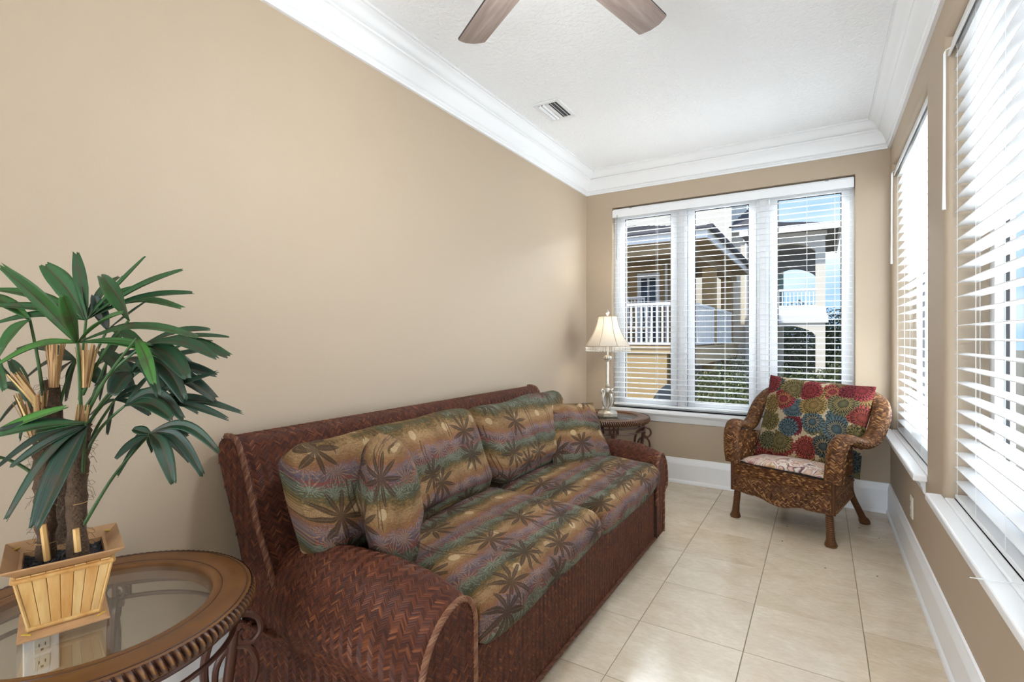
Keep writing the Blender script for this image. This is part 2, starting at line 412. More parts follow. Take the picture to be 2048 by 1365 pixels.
# dahlia print of the armchair pillow
g = G('dahlia_print')
uv = g.v_('ADD', g.coord('UV'), g.v_('MULTIPLY', g.v_('SUBTRACT', g.noise(g.coord('UV'), 34, 2, out='Color'), (0.5, 0.5, 0.5)), (0.022, 0.022, 0)))
def dahlia(scale, R, off, rnd, npet):
    p = g.mapping(uv, loc=off); vo = g.voro(p, scale, rnd)
    x, y, z = g.sep(g.v_('SUBTRACT', p, vo.outputs['Position'])); cs = g.sep(vo.outputs['Color'])
    Rr = g.m_('MULTIPLY', g.m_('ADD', 0.78, g.m_('MULTIPLY', cs[2], 0.42)), R)
    r = g.m_('DIVIDE', g.m_('SQRT', g.m_('ADD', g.m_('MULTIPLY', x, x), g.m_('MULTIPLY', y, y))), Rr)
    th = g.m_('ADD', g.m_('DIVIDE', g.m_('ARCTAN2', y, x), 2*pi), cs[1])
    k = g.m_('FLOOR', g.m_('MULTIPLY', r, 3.0))
    a = g.m_('MULTIPLY', g.m_('ABSOLUTE', g.m_('SUBTRACT', g.m_('FRACT', g.m_('ADD', g.m_('MULTIPLY', th, g.m_('FLOOR', g.m_('MULTIPLY', g.m_('ADD', 0.62, cs[2]), npet))), g.m_('MULTIPLY', k, 0.5))), 0.5)), 2)
    fr = g.m_('FRACT', g.m_('MULTIPLY', r, 3.0))
    # pointed petals: limit shrinks toward the outer end of every ring
    lim = g.m_('SQRT', g.m_('SUBTRACT', 1.0, g.m_('MULTIPLY', fr, 0.92)))
    edge = g.m_('GREATER_THAN', a, g.m_('SUBTRACT', lim, 0.20))
    outm = g.m_('LESS_THAN', g.m_('ADD', r, g.m_('MULTIPLY', a, 0.16)), 1.0)
    hue = g.ramp(cs[0], [(0.0, (0.27, 0.034, 0.034)), (0.19, (0.055, 0.070, 0.064)), (0.37, (0.19, 0.140, 0.048)), (0.55, (0.28, 0.050, 0.032)),
                         (0.65, (0.30, 0.185, 0.055)), (0.78, (0.085, 0.125, 0.135)), (0.87, (0.15, 0.135, 0.065)), (0.97, (0.18, 0.02, 0.025))], 'CONSTANT')
    alt = g.mix(g.m_('GREATER_THAN', cs[1], 0.55), g.v_('MULTIPLY', hue, (0.72, 0.72, 0.8)), (0.42, 0.25, 0.07))
    pet = g.mix(g.m_('MULTIPLY', g.m_('MODULO', k, 2.0), 0.35), hue, alt)
    dark = g.v_('MULTIPLY', hue, (0.20, 0.22, 0.25))
    return outm, g.mix(edge, pet, dark)
o1, k1 = dahlia(7.6, 0.070, (0.02, 0.05, 0), 0.6, 15)
o2, k2 = dahlia(6.9, 0.082, (0.363, 0.217, 0), 0.65, 19)
base = g.mix(g.noise(uv, 90, 2), (0.36, 0.27, 0.17), (0.48, 0.38, 0.25))
c = g.mix(o1, base, k1); c = g.mix(o2, c, k2)
fine = g.noise(uv, 700, 1)
c = g.mix(0.6, c, g.mix(fine, (0.40, 0.40, 0.40), (0.85, 0.85, 0.82)), 'MULTIPLY')
M['dahlia'] = g.done(g.bsdf(c, 0.8, 0, g.bump(fine, 0.2, 0.002), spec=0.2))

# paisley print of the armchair seat pad
g = G('paisley_print')
uv = g.coord('UV'); n = g.noise(uv, 6.5, 1, 0.4, dist=1.6); r_ = g.m_('FRACT', g.m_('MULTIPLY', n, 4.0))
c = g.ramp(r_, [(0.0, (0.62, 0.52, 0.44)), (0.22, (0.66, 0.58, 0.50)), (0.30, (0.10, 0.03, 0.05)), (0.40, (0.55, 0.34, 0.27)), (0.56, (0.62, 0.46, 0.38)), (0.66, (0.40, 0.22, 0.08)), (0.74, (0.66, 0.58, 0.50)), (0.86, (0.30, 0.08, 0.08)), (0.95, (0.64, 0.55, 0.47))])
M['paisley'] = g.done(g.bsdf(c, 0.8, 0, g.bump(g.noise(uv, 500, 1), 0.15, 0.002), spec=0.25))

# end tables
g = G('walnut_table_wood')
co = g.coord('Object'); n = g.noise(co, 6, 5, 0.6); n2_ = g.noise(co, 60, 3)
c = g.ramp(n, [(0.3, (0.090, 0.036, 0.011)), (0.5, (0.138, 0.057, 0.016)), (0.7, (0.185, 0.080, 0.024))])
c = g.mix(g.m_('MULTIPLY', n2_, 0.3), c, (0.13, 0.05, 0.015))
M['tablewood'] = g.done(g.bsdf(c, 0.36, 0, g.bump(n2_, 0.06, 0.004), spec=0.4))
M['tablegroove'] = simple('dark_rim_line', (0.060, 0.022, 0.010), 0.4)
g = G('carved_gadroon_wood'); r = g.attr('rnd')
M['gadroon'] = g.done(g.bsdf(g.ramp(r, [(0.0, (0.035, 0.013, 0.012)), (0.55, (0.075, 0.030, 0.016)), (1.0, (0.25, 0.115, 0.035))]), 0.3, 0, spec=0.5))
M['iron'] = simple('bronze_red_iron', (0.075, 0.026, 0.016), 0.38, 0.25, var=0.3, varscale=18)
def thin_glass(name, tint, refl, rough=0.02, fres=0.75):
    g = G(name); tr = g.node('ShaderNodeBsdfTransparent'); tr.inputs[0].default_value = tuple(tint)+(1,)
    gl = g.node('ShaderNodeBsdfGlossy'); gl.inputs['Roughness'].default_value = rough
    lw = g.node('ShaderNodeLayerWeight'); lw.inputs['Blend'].default_value = 0.25
    f = g.m_('ADD', refl, g.m_('MULTIPLY', lw.outputs['Fresnel'], fres), clamp=True)
    return g.done(g.mixsh(f, tr.outputs[0], gl.outputs[0]))
M['tableglass'] = thin_glass('bevelled_table_glass', (0.98, 0.99, 0.98), 0.05, 0.02, 0.35)
M['winglass'] = thin_glass('window_glass', (0.97, 0.98, 0.98), 0.0, 0.02, 0.10)
# lamp
M['silver'] = simple('antique_silver_leaf', (0.62, 0.58, 0.50), 0.28, 0.75, var=0.25, varscale=40)
g = G('ivory_lamp_shade')
d = g.node('ShaderNodeBsdfDiffuse'); d.inputs[0].default_value = (0.72, 0.66, 0.58, 1)
tl_ = g.node('ShaderNodeBsdfTranslucent'); tl_.inputs[0].default_value = (0.85, 0.80, 0.72, 1)
M['shade'] = g.done(g.mixsh(0.42, d.outputs[0], tl_.outputs[0]))
M['shade_rib'] = simple('taupe_shade_piping', (0.38, 0.30, 0.23), 0.7)
M['bead'] = simple('clear_bead', (0.80, 0.77, 0.70), 0.10, 0, trans=0.35)
g = G('warm_bulb'); em = g.node('ShaderNodeEmission'); em.inputs[0].default_value = (1, 0.91, 0.79, 1); em.inputs[1].default_value = 9.0
M['bulb'] = g.done(em.outputs[0])
# plant
g = G('palm_leaf'); uv = g.coord('UV'); su = g.sep(uv); rn = g.attr('rnd'); co = g.coord('Object')
st = g.noise(g.comb(g.m_('MULTIPLY', su[0], 26), g.m_('MULTIPLY', su[1], 1.5)), 1, 2)
c = g.ramp(rn, [(0.0, (0.010, 0.024, 0.018)), (0.35, (0.013, 0.045, 0.018)), (0.7, (0.024, 0.095, 0.018)), (1.0, (0.050, 0.180, 0.018))])
c = g.mix(g.m_('MULTIPLY', st, 0.45), c, (0.012, 0.045, 0.020))
mid = g.m_('LESS_THAN', g.m_('ABSOLUTE', g.m_('SUBTRACT', su[0], 0.5)), 0.055)
c = g.mix(g.m_('MULTIPLY', mid, 0.75), c, (0.060, 0.038, 0.012))
brn = g.ramp(g.noise(co, 22, 3), [(0.52, (0, 0, 0)), (0.68, (0.6, 0.6, 0.6))])
c = g.mix(brn, c, (0.045, 0.028, 0.016))
M['leaf'] = g.done(g.bsdf(c, 0.48, 0, g.bump(st, 0.25, 0.003), spec=0.45))
M['petiole'] = simple('palm_petiole', (0.035, 0.085, 0.022), 0.5, var=0.35, varscale=30)
M['trunk'] = simple('fibrous_palm_trunk', (0.085, 0.048, 0.026), 0.95, bumpscale=160, bumpstr=0.8, var=0.5, varscale=45)
M['fibre'] = simple('dry_palm_fibre', (0.10, 0.06, 0.035), 0.9)
g = G('dry_sheath_straw'); r = g.attr('rnd')
M['straw'] = g.done(g.bsdf(g.ramp(r, [(0, (0.22, 0.10, 0.035)), (0.6, (0.45, 0.26, 0.11)), (1, (0.60, 0.40, 0.16))]), 0.7))
g = G('bamboo_slat'); co = g.coord('Object'); rn = g.objrnd()
p = g.v_('ADD', g.mapping(co, scale=(30, 30, 3)), g.comb(g.m_('MULTIPLY', rn, 50), g.m_('MULTIPLY', rn, 23), g.m_('MULTIPLY', rn, 11)))
n = g.noise(p, 1.0, 4, 0.6)
c = g.ramp(n, [(0.32, (0.40, 0.17, 0.04)), (0.48, (0.55, 0.30, 0.09)), (0.64, (0.68, 0.44, 0.18))])
c = g.mix(0.4, c, g.ramp(rn, [(0, (0.48, 0.19, 0.045)), (0.5, (0.60, 0.36, 0.13)), (1, (0.70, 0.50, 0.24))]))
M['bamboo'] = g.done(g.bsdf(c, 0.45, 0, g.bump(n, 0.2, 0.004), spec=0.4))
M['bamboo_rim'] = simple('bamboo_rim_board', (0.40, 0.22, 0.10), 0.5, var=0.3, varscale=24)
M['twine'] = simple('yellow_twine', (0.55, 0.36, 0.05), 0.8)
g = G('dark_bark_soil'); co = g.coord('Object'); n = g.noise(co, 70, 4, 0.7)
M['soil'] = g.done(g.bsdf(g.ramp(n, [(0.35, (0.012, 0.012, 0.016)), (0.6, (0.06, 0.055, 0.065)), (0.75, (0.22, 0.21, 0.23))]), 0.9, 0, g.bump(n, 1.0, 0.02)))
# blinds
g = G('white_blind_slat')
d = g.bsdf((0.86, 0.86, 0.86), 0.35)
tl_ = g.node('ShaderNodeBsdfTranslucent'); tl_.inputs[0].default_value = (0.85, 0.85, 0.85, 1)
M['slat'] = g.done(g.mixsh(0.10, d, tl_.outputs[0]))
M['cord'] = simple('white_blind_cord', (0.80, 0.80, 0.78), 0.7)
M['steel'] = simple('grey_bracket_steel', (0.35, 0.35, 0.35), 0.4, 0.8)
M['outletwhite'] = simple('white_outlet_plastic', (0.82, 0.82, 0.80), 0.3)
M['outletivory'] = simple('ivory_outlet_plastic', (0.70, 0.66, 0.56), 0.3)
M['slot'] = simple('outlet_slot', (0.02, 0.02, 0.02), 0.6)
M['ventmetal'] = simple('white_vent_enamel', (0.74, 0.74, 0.74), 0.4)
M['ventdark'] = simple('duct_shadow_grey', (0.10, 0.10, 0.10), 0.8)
g = G('weathered_oak_blade'); uv = g.coord('UV'); su = g.sep(uv)
n = g.noise(g.comb(g.m_('MULTIPLY', su[0], 3.0), g.m_('MULTIPLY', su[1], 34)), 1.0, 6, 0.6, dist=0.5)
M['blade'] = g.done(g.bsdf(g.ramp(n, [(0.28, (0.17, 0.125, 0.11)), (0.5, (0.26, 0.20, 0.175)), (0.72, (0.35, 0.28, 0.245))]), 0.5))
M['darkedge'] = simple('dark_blade_edge', (0.02, 0.017, 0.015), 0.5)
M['fanmetal'] = simple('brushed_fan_nickel', (0.45, 0.43, 0.40), 0.35, 0.8)
g = G('added_fan_glow'); em = g.node('ShaderNodeEmission'); em.inputs[0].default_value = (0.93, 0.97, 1.0, 1); em.inputs[1].default_value = 118.0  # glow added to an unseen fan bowl to brighten the room
M['bowl_fill'] = g.done(em.outputs[0])
# outdoors
M['tan_ext'] = simple('tan_exterior_stucco', (0.40, 0.275, 0.13), 0.8, var=0.12, varscale=1.5, bumpscale=40, bumpstr=0.2)
M['cream_ext'] = simple('cream_exterior_stucco', (0.72, 0.66, 0.56), 0.8, var=0.05, varscale=0.8)
M['white_ext'] = simple('white_exterior_paint', (0.78, 0.77, 0.75), 0.6)
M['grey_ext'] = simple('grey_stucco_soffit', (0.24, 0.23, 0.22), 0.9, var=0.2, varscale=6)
M['porch_ceiling'] = simple('porch_ceiling_board', (0.34, 0.25, 0.14), 0.8, var=0.1, varscale=2)
M['shingle'] = simple('dark_roof_shingle', (0.085, 0.080, 0.085), 0.9, var=0.4, varscale=9)
M['deckwood'] = simple('porch_deck_wood', (0.52, 0.37, 0.20), 0.8, var=0.15, varscale=3)
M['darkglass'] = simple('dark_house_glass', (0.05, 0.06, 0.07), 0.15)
M['teal_ext'] = simple('teal_shutter', (0.20, 0.30, 0.28), 0.6)
M['path'] = simple('pale_concrete_path', (0.50, 0.46, 0.40), 0.9, var=0.12, varscale=2)
M['ground'] = simple('leafy_mulch_ground', (0.16, 0.13, 0.08), 0.95, var=0.4, varscale=4)
g = G('shrub_foliage'); r = g.attr('rnd')
M['foliage'] = g.done(g.bsdf(g.ramp(r, [(0, (0.025, 0.040, 0.012)), (0.5, (0.085, 0.110, 0.035)), (0.85, (0.19, 0.21, 0.09)), (1, (0.34, 0.32, 0.20))]), 0.6))
M['bark'] = simple('tree_bark', (0.14, 0.10, 0.07), 0.9, var=0.3, varscale=8)
# ------------------------------------------------------------------ room shell
def wall_with_holes(name, a0, a1, z0, z1, holes, to3, thick, mat, bev=0.018):
    """plate in (a, z) with rectangular openings; to3(a, depth, z) -> world; opening edges are rounded on the room side"""
    xs = sorted({a0, a1} | {h[0] for h in holes} | {h[1] for h in holes})
    zs = sorted({z0, z1} | {h[2] for h in holes} | {h[3] for h in holes})
    bm = bmesh.new(); V = {}
    def vert(i, j, d):
        k = (i, j, d)
        if k not in V: V[k] = bm.verts.new(to3(xs[i], thick if d else 0.0, zs[j]))
        return V[k]
    def solid(i, j):
        if i < 0 or j < 0 or i >= len(xs)-1 or j >= len(zs)-1: return False
        cx, cz = (xs[i]+xs[i+1])/2, (zs[j]+zs[j+1])/2
        return not any(h[0] < cx < h[1] and h[2] < cz < h[3] for h in holes)
    for i in range(len(xs)-1):
        for j in range(len(zs)-1):
            if not solid(i, j): continue
            for d in (0, 1): bm.faces.new([vert(i, j, d), vert(i+1, j, d), vert(i+1, j+1, d), vert(i, j+1, d)])
            for (di, dj, e) in ((-1, 0, ((i, j), (i, j+1))), (1, 0, ((i+1, j), (i+1, j+1))), (0, -1, ((i, j), (i+1, j))), (0, 1, ((i, j+1), (i+1, j+1)))):
                if not solid(i+di, j+dj):
                    p, q = e; bm.faces.new([vert(*p, 0), vert(*q, 0), vert(*q, 1), vert(*p, 1)])
    bmesh.ops.recalc_face_normals(bm, faces=bm.faces)
    ed = []
    for e in bm.edges:
        ks = [k for k, v in V.items() if v in e.verts]
        if all(k[2] == 0 for k in ks):
            if len(e.link_faces) == 2 and abs(e.calc_face_angle(0)) > 1.0:
                aa = [(xs[k[0]], zs[k[1]]) for k in ks]
                if any(all(h[0]-1e-6 <= a <= h[1]+1e-6 and h[2]-1e-6 <= z <= h[3]+1e-6 for a, z in aa) for h in holes): ed.append(e)
    bmesh.ops.bevel(bm, geom=ed, offset=bev, segments=4, profile=0.5, affect='EDGES')
    me = bpy.data.meshes.new(name); bm.to_mesh(me); bm.free(); me.materials.append(mat)
    me.polygons.foreach_set('use_smooth', [True]*len(me.polygons))
    me.set_sharp_from_angle(angle=radians(30))
    return link(bpy.data.objects.new(name, me))

BWX = (0.255, 2.096); BZ = (0.605, 2.425)
TH = 0.20
wl = wall_with_holes('wall_left', YB, L+TH, 0, H, [], lambda a, d, z: (-d, a, z), TH, M['wall'])
struct(wl, 'long blank tan painted wall behind the wicker sofa', 'wall')
wb_ = wall_with_holes('wall_back', 0, W, 0, H, [(BWX[0], BWX[1], BZ[0], BZ[1])], lambda a, d, z: (a, L+d, z), TH, M['wall'], 0.008)
struct(wb_, 'tan painted end wall around the triple casement window', 'wall')
wr = wall_with_holes('wall_right', YB, L+TH, 0, H, [(a, b, ZS, ZH) for a, b in WIN_R], lambda a, d, z: (W+d, a, z), TH, M['wall'], 0.03)
struct(wr, 'tan painted side wall holding the row of tall blind-covered windows', 'wall')
DOOR = (0.20, 2.10, 0.0, 2.35)
wf = wall_with_holes('wall_front', 0, W, 0, H, [(DOOR[0], DOOR[1], -1, DOOR[3])], lambda a, d, z: (a, YB-d, z), TH, M['wall'])
struct(wf, 'tan painted wall around the added glazed double doors', 'wall')
mb = MB(); mb.box(-TH, W+TH, YB-TH, L+TH, H, H+0.12); mb.smooth = False
ce = obj('ceiling', mb, M['ceiling']); struct(ce, 'white ceiling with a rough sprayed texture', 'ceiling')

# floor: slab with every travertine tile laid on it
mb = MB(); mb.box(-TH, W+TH, YB-TH, L+TH, -0.15, -0.0022); mb.smooth = False
fl = obj('floor', mb, M['grout']); struct(fl, 'polished beige travertine floor of large square tiles', 'floor')
TS = 0.4142; TX0, TY0 = 1.2085, 2.9935; GAP = 0.0016
cache = {}
for i in range(-4, 4):
    for j in range(-13, 6):
        x0, x1 = max(0.0, TX0+i*TS+GAP), min(W, TX0+(i+1)*TS-GAP)
        y0, y1 = max(YB, TY0+j*TS+GAP), min(L, TY0+(j+1)*TS-GAP)
        if x1-x0 < 0.01 or y1-y0 < 0.01: continue
        key = (round(x1-x0, 4), round(y1-y0, 4))
        if key not in cache:
            w_, h_ = key; b_ = 0.0012; t_ = MB(); t_.smooth = False
            lo = [(-w_/2, -h_/2), (w_/2, -h_/2), (w_/2, h_/2), (-w_/2, h_/2)]
            vs = [(x, y, -0.0022) for x, y in lo]+[(x, y, -0.0008) for x, y in lo]+[(x*(1-2*b_/w_), y*(1-2*b_/h_), 0.0) for x, y in lo]
            fs = [(3, 2, 1, 0), (8, 9, 10, 11)]
            for q in (0, 4): fs += [(q+k, q+(k+1) % 4, q+4+(k+1) % 4, q+4+k) for k in range(4)]
            t_.add(vs, fs); cache[key] = make_mesh('tile', t_, M['tile'], smooth=False)
        o = link(bpy.data.objects.new('tile', cache[key]), fl); o.location = ((x0+x1)/2, (y0+y1)/2, 0)

# mouldings: profile (out from wall, z) swept along each wall, mitred at the corners
CROWN = [(0, 2.570), (0.016, 2.570), (0.018, 2.580), (0.014, 2.584), (0.020, 2.590), (0.020, 2.598), (0.016, 2.602), (0.026, 2.608), (0.030, 2.622),
         (0.040, 2.650), (0.056, 2.676), (0.066, 2.686), (0.074, 2.688), (0.078, 2.696), (0.072, 2.704), (0.082, 2.708), (0.090, 2.716),
         (0.098, 2.730), (0.110, 2.742), (0.120, 2.746), (0.124, 2.752), (0.134, 2.752), (0.134, H), (0, H)]
BASE = [(0, 0), (0.026, 0), (0.026, 0.012), (0.022, 0.024), (0.017, 0.030), (0.016, 0.155), (0.017, 0.165), (0.014, 0.172), (0.013, 0.188), (0.009, 0.198), (0.008, 0.210), (0, 0.212)]
def sweep(name, prof, pts, mat, label, cat):
    """pts: list of ((x, y), (dx, dy)) corner points with the inward mitre direction"""
    mb = MB(); n = len(prof)
    vs = [(x+dx*o, y+dy*o, z) for (x, y), (dx, dy) in pts for o, z in prof]; fs = []
    for k in range(len(pts)-1):
        for i in range(n): fs.append((k*n+i, k*n+(i+1) % n, (k+1)*n+(i+1) % n, (k+1)*n+i))
    fs.append(tuple(range(n))[::-1]); fs.append(tuple((len(pts)-1)*n+i for i in range(n)))
    mb.add(vs, fs); o = obj(name, mb, mat); struct(o, label, cat); return o
sweep('trim_1', CROWN, [((0, YB), (1, 0)), ((0, L), (1, -1))], M['trim'], 'white stepped crown moulding above the blank tan wall', 'moulding')
sweep('trim_2', CROWN, [((0, L), (1, -1)), ((W, L), (-1, -1))], M['trim'], 'white stepped crown moulding above the triple casement window', 'moulding')
sweep('trim_3', CROWN, [((W, L), (-1, -1)), ((W, YB), (-1, 0))], M['trim'], 'white stepped crown moulding above the row of side windows', 'moulding')
sweep('baseboard_left', BASE, [((0, YB), (1, 0)), ((0, L), (1, -1))], M['skirting'], 'tall white baseboard behind the wicker sofa and end tables', 'baseboard')
sweep('baseboard_back', BASE, [((0, L), (1, -1)), ((W, L), (-1, -1))], M['skirting'], 'tall white baseboard behind the wicker armchair', 'baseboard')
sweep('baseboard_right', BASE, [((W, L), (-1, -1)), ((W, YB), (-1, 0))], M['skirting'], 'tall white baseboard running under the row of side windows', 'baseboard')

# ------------------------------------------------------------------ windows
APRON = [(0, -0.030), (0.030, -0.030), (0.028, -0.042), (0.020, -0.050), (0.018, -0.062), (0.012, -0.072), (0.010, -0.092), (0.006, -0.098), (0, -0.100)]
# end window: three casements side by side
wn = thing('window_1', 'white triple casement window looking out on the neighbouring houses', 'window', (1.175, L+0.10, BZ[0]), kind='structure')
x0, x1 = BWX; yA, yB2 = L+0.075, L+0.150
PANES = [(0.345, 0.762), (0.962, 1.387), (1.593, 2.018)]; PZ = (0.677, 2.328)
mb = MB(); mb.smooth = False
mb.box(x0, x1, yA, yB2, BZ[0], 0.640); mb.box(x0, x1, yA, yB2, 2.365, BZ[1])
mb.box(x0, x0+0.032, yA, yB2, 0.640, 2.365); mb.box(x1-0.032, x1, yA, yB2, 0.640, 2.365)
for a, b in ((0.822, 0.902), (1.447, 1.533)):
    mb.box(a, b, yA, yB2, 0.640, 2.365); mb.box((a+b)/2-0.022, (a+b)/2+0.022, yA-0.014, yA, 0.640, 2.365)
obj('window_frame', mb, M['vinyl'], wn, bevel=0.003)
for (a, b) in PANES:
    mb = MB(); mb.smooth = False; s_ = 0.056
    A, B, Z0, Z1 = a-s_, b+s_, PZ[0]-0.034, PZ[1]+0.034
    ya, yb = yA+0.012, yB2-0.012
    for k, (q, e) in enumerate(((0.0, 0.0), (0.016, 0.010))):       # stepped sash profile
        ax, bx, z0, z1 = A+q*2, B-q*2, Z0+q*0.9, Z1-q*0.9
        y_ = ya+e
        mb.box(ax, a, y_, yb-e, z0, z1); mb.box(b, bx, y_, yb-e, z0, z1)
        mb.box(a, b, y_, yb-e, z0, PZ[0]); mb.box(a, b, y_, yb-e, PZ[1], z1)
    sash = obj('sash', mb, M['vinyl'], wn, bevel=0.002)
    g_ = MB(); g_.box(a, b, L+0.109, L+0.113, PZ[0], PZ[1]); g_.smooth = False
    obj('pane', g_, M['winglass'], sash)
    g_ = MB(); g_.smooth = False                                    # dark glazing gasket
    t_ = 0.006
    for (p, q, r_, s2) in ((a, a+t_, PZ[0], PZ[1]), (b-t_, b, PZ[0], PZ[1]), (a, b, PZ[0], PZ[0]+t_), (a, b, PZ[1]-t_, PZ[1])):
        g_.box(p, q, L+0.100, L+0.108, r_, s2)
    obj('gasket', g_, M['slot'], sash)
    h_ = MB(); xm = (a+b)/2
    h_.tube([(xm-0.05, yA+0.004, 0.628), (xm-0.03, yA-0.012, 0.634), (xm+0.05, yA-0.014, 0.636)], [0.006, 0.007, 0.004], 8)
    obj('crank_handle', h_, M['steel'], wn)
# stool and apron
mb = MB(); mb.smooth = False
mb.box(x0-0.075, x1+0.075, L-0.058, L, BZ[0]-0.030, BZ[0]); mb.box(x0, x1, L, yA+0.02, BZ[0]-0.030, BZ[0])
obj('window_sill', mb, M['sillwhite'], wn, bevel=0.007, seg=3)
mb = MB(); n = len(APRON)
vs = [(x_, L-o_*1.2, BZ[0]+z_) for x_ in (x0-0.050, x1+0.050) for o_, z_ in APRON]
mb.add(vs, [(i, (i+1) % n, n+(i+1) % n, n+i) for i in range(n)]+[tuple(range(n))[::-1], tuple(range(n, 2*n))])
obj('apron', mb, M['sillwhite'], wn)

for k, (a, b) in enumerate(WIN_R):
    lab = ['tall side window beside the wicker armchair, behind white blinds', 'tall side window past the wall outlet, behind white blinds'][k]
    wn = thing('window_%d' % (k+2), lab, 'window', (W+0.12, (a+b)/2, ZS), kind='structure')
    xa, xb = W+0.135, W+0.195
    mb = MB(); mb.smooth = False; f = 0.055; ym = (a+b)/2
    mb.box(xa, xb, a, b, ZS, ZS+f); mb.box(xa, xb, a, b, ZH-f, ZH); mb.box(xa, xb, a, a+f, ZS+f, ZH-f); mb.box(xa, xb, b-f, b, ZS+f, ZH-f)
    mb.box(xa, xb, ym-0.035, ym+0.035, ZS+f, ZH-f)
    obj('window_frame', mb, M['vinyl'], wn, bevel=0.003)
    for (p, q) in ((a+f, ym-0.035), (ym+0.035, b-f)):
        s2 = MB(); s2.smooth = False; t_ = 0.045
        s2.box(xa-0.008, xb-0.012, p, p+t_, ZS+f, ZH-f); s2.box(xa-0.008, xb-0.012, q-t_, q, ZS+f, ZH-f)
        s2.box(xa-0.008, xb-0.012, p+t_, q-t_, ZS+f, ZS+f+t_); s2.box(xa-0.008, xb-0.012, p+t_, q-t_, ZH-f-t_, ZH-f)
        sash = obj('sash', s2, M['vinyl'], wn, bevel=0.002)
        s3 = MB(); s3.smooth = False; e_ = 0.014
        for (c0, c1, d0, d1) in ((p+t_, p+t_+e_, ZS+f+t_, ZH-f-t_), (q-t_-e_, q-t_, ZS+f+t_, ZH-f-t_)): s3.box(xa+0.02, xa+0.03, c0, c1, d0, d1)
        obj('gasket', s3, M['slot'], sash)
        s4 = MB(); s4.smooth = False; s4.box(xa+0.026, xa+0.030, p+t_, q-t_, ZS+f+t_, ZH-f-t_); obj('pane', s4, M['winglass'], sash)
    mb = MB(); mb.smooth = False
    mb.box(W-0.055, W, a-0.040, b+(0.02 if k == 0 else 0.040), ZS-0.030, ZS); mb.box(W, xa+0.02, a, b, ZS-0.030, ZS)
    obj('window_sill', mb, M['sillwhite'], wn, bevel=0.007, seg=3)
    mb = MB(); n = len(APRON)
    vs = [(W-o_, y_, ZS+z_) for y_ in (a+0.02, b-0.02) for o_, z_ in APRON]
    mb.add(vs, [(i, (i+1) % n, n+(i+1) % n, n+i) for i in range(n)]+[tuple(range(n))[::-1], tuple(range(n, 2*n))])
    obj('apron', mb, M['sillwhite'], wn)

# unseen glazed doors, added behind the camera to let fill light in
dr = thing('added_door_1', 'added glazed double doors, out of view, letting in fill light', 'door', (W/2, YB-0.1, 0), kind='structure')
mb = MB(); mb.smooth = False
mb.box(DOOR[0], DOOR[0]+0.05, YB-0.14, YB-0.04, 0, DOOR[3]); mb.box(DOOR[1]-0.05, DOOR[1], YB-0.14, YB-0.04, 0, DOOR[3]); mb.box(DOOR[0]+0.05, DOOR[1]-0.05, YB-0.14, YB-0.04, DOOR[3]-0.05, DOOR[3])
obj('door_frame', mb, M['vinyl'], dr, bevel=0.003)
for (p, q) in ((DOOR[0]+0.05, 1.15), (1.15, DOOR[1]-0.05)):
    mb = MB(); mb.smooth = False; s_ = 0.09
    mb.box(p, p+s_, YB-0.11, YB-0.07, 0.01, 2.30); mb.box(q-s_, q, YB-0.11, YB-0.07, 0.01, 2.30)
    mb.box(p+s_, q-s_, YB-0.11, YB-0.07, 0.01, 0.20); mb.box(p+s_, q-s_, YB-0.11, YB-0.07, 2.20, 2.30)
    lf = obj('door_leaf', mb, M['vinyl'], dr, bevel=0.003)
    g_ = MB(); g_.smooth = False; g_.box(p+s_, q-s_, YB-0.092, YB-0.088, 0.20, 2.20); obj('pane', g_, M['winglass'], lf)

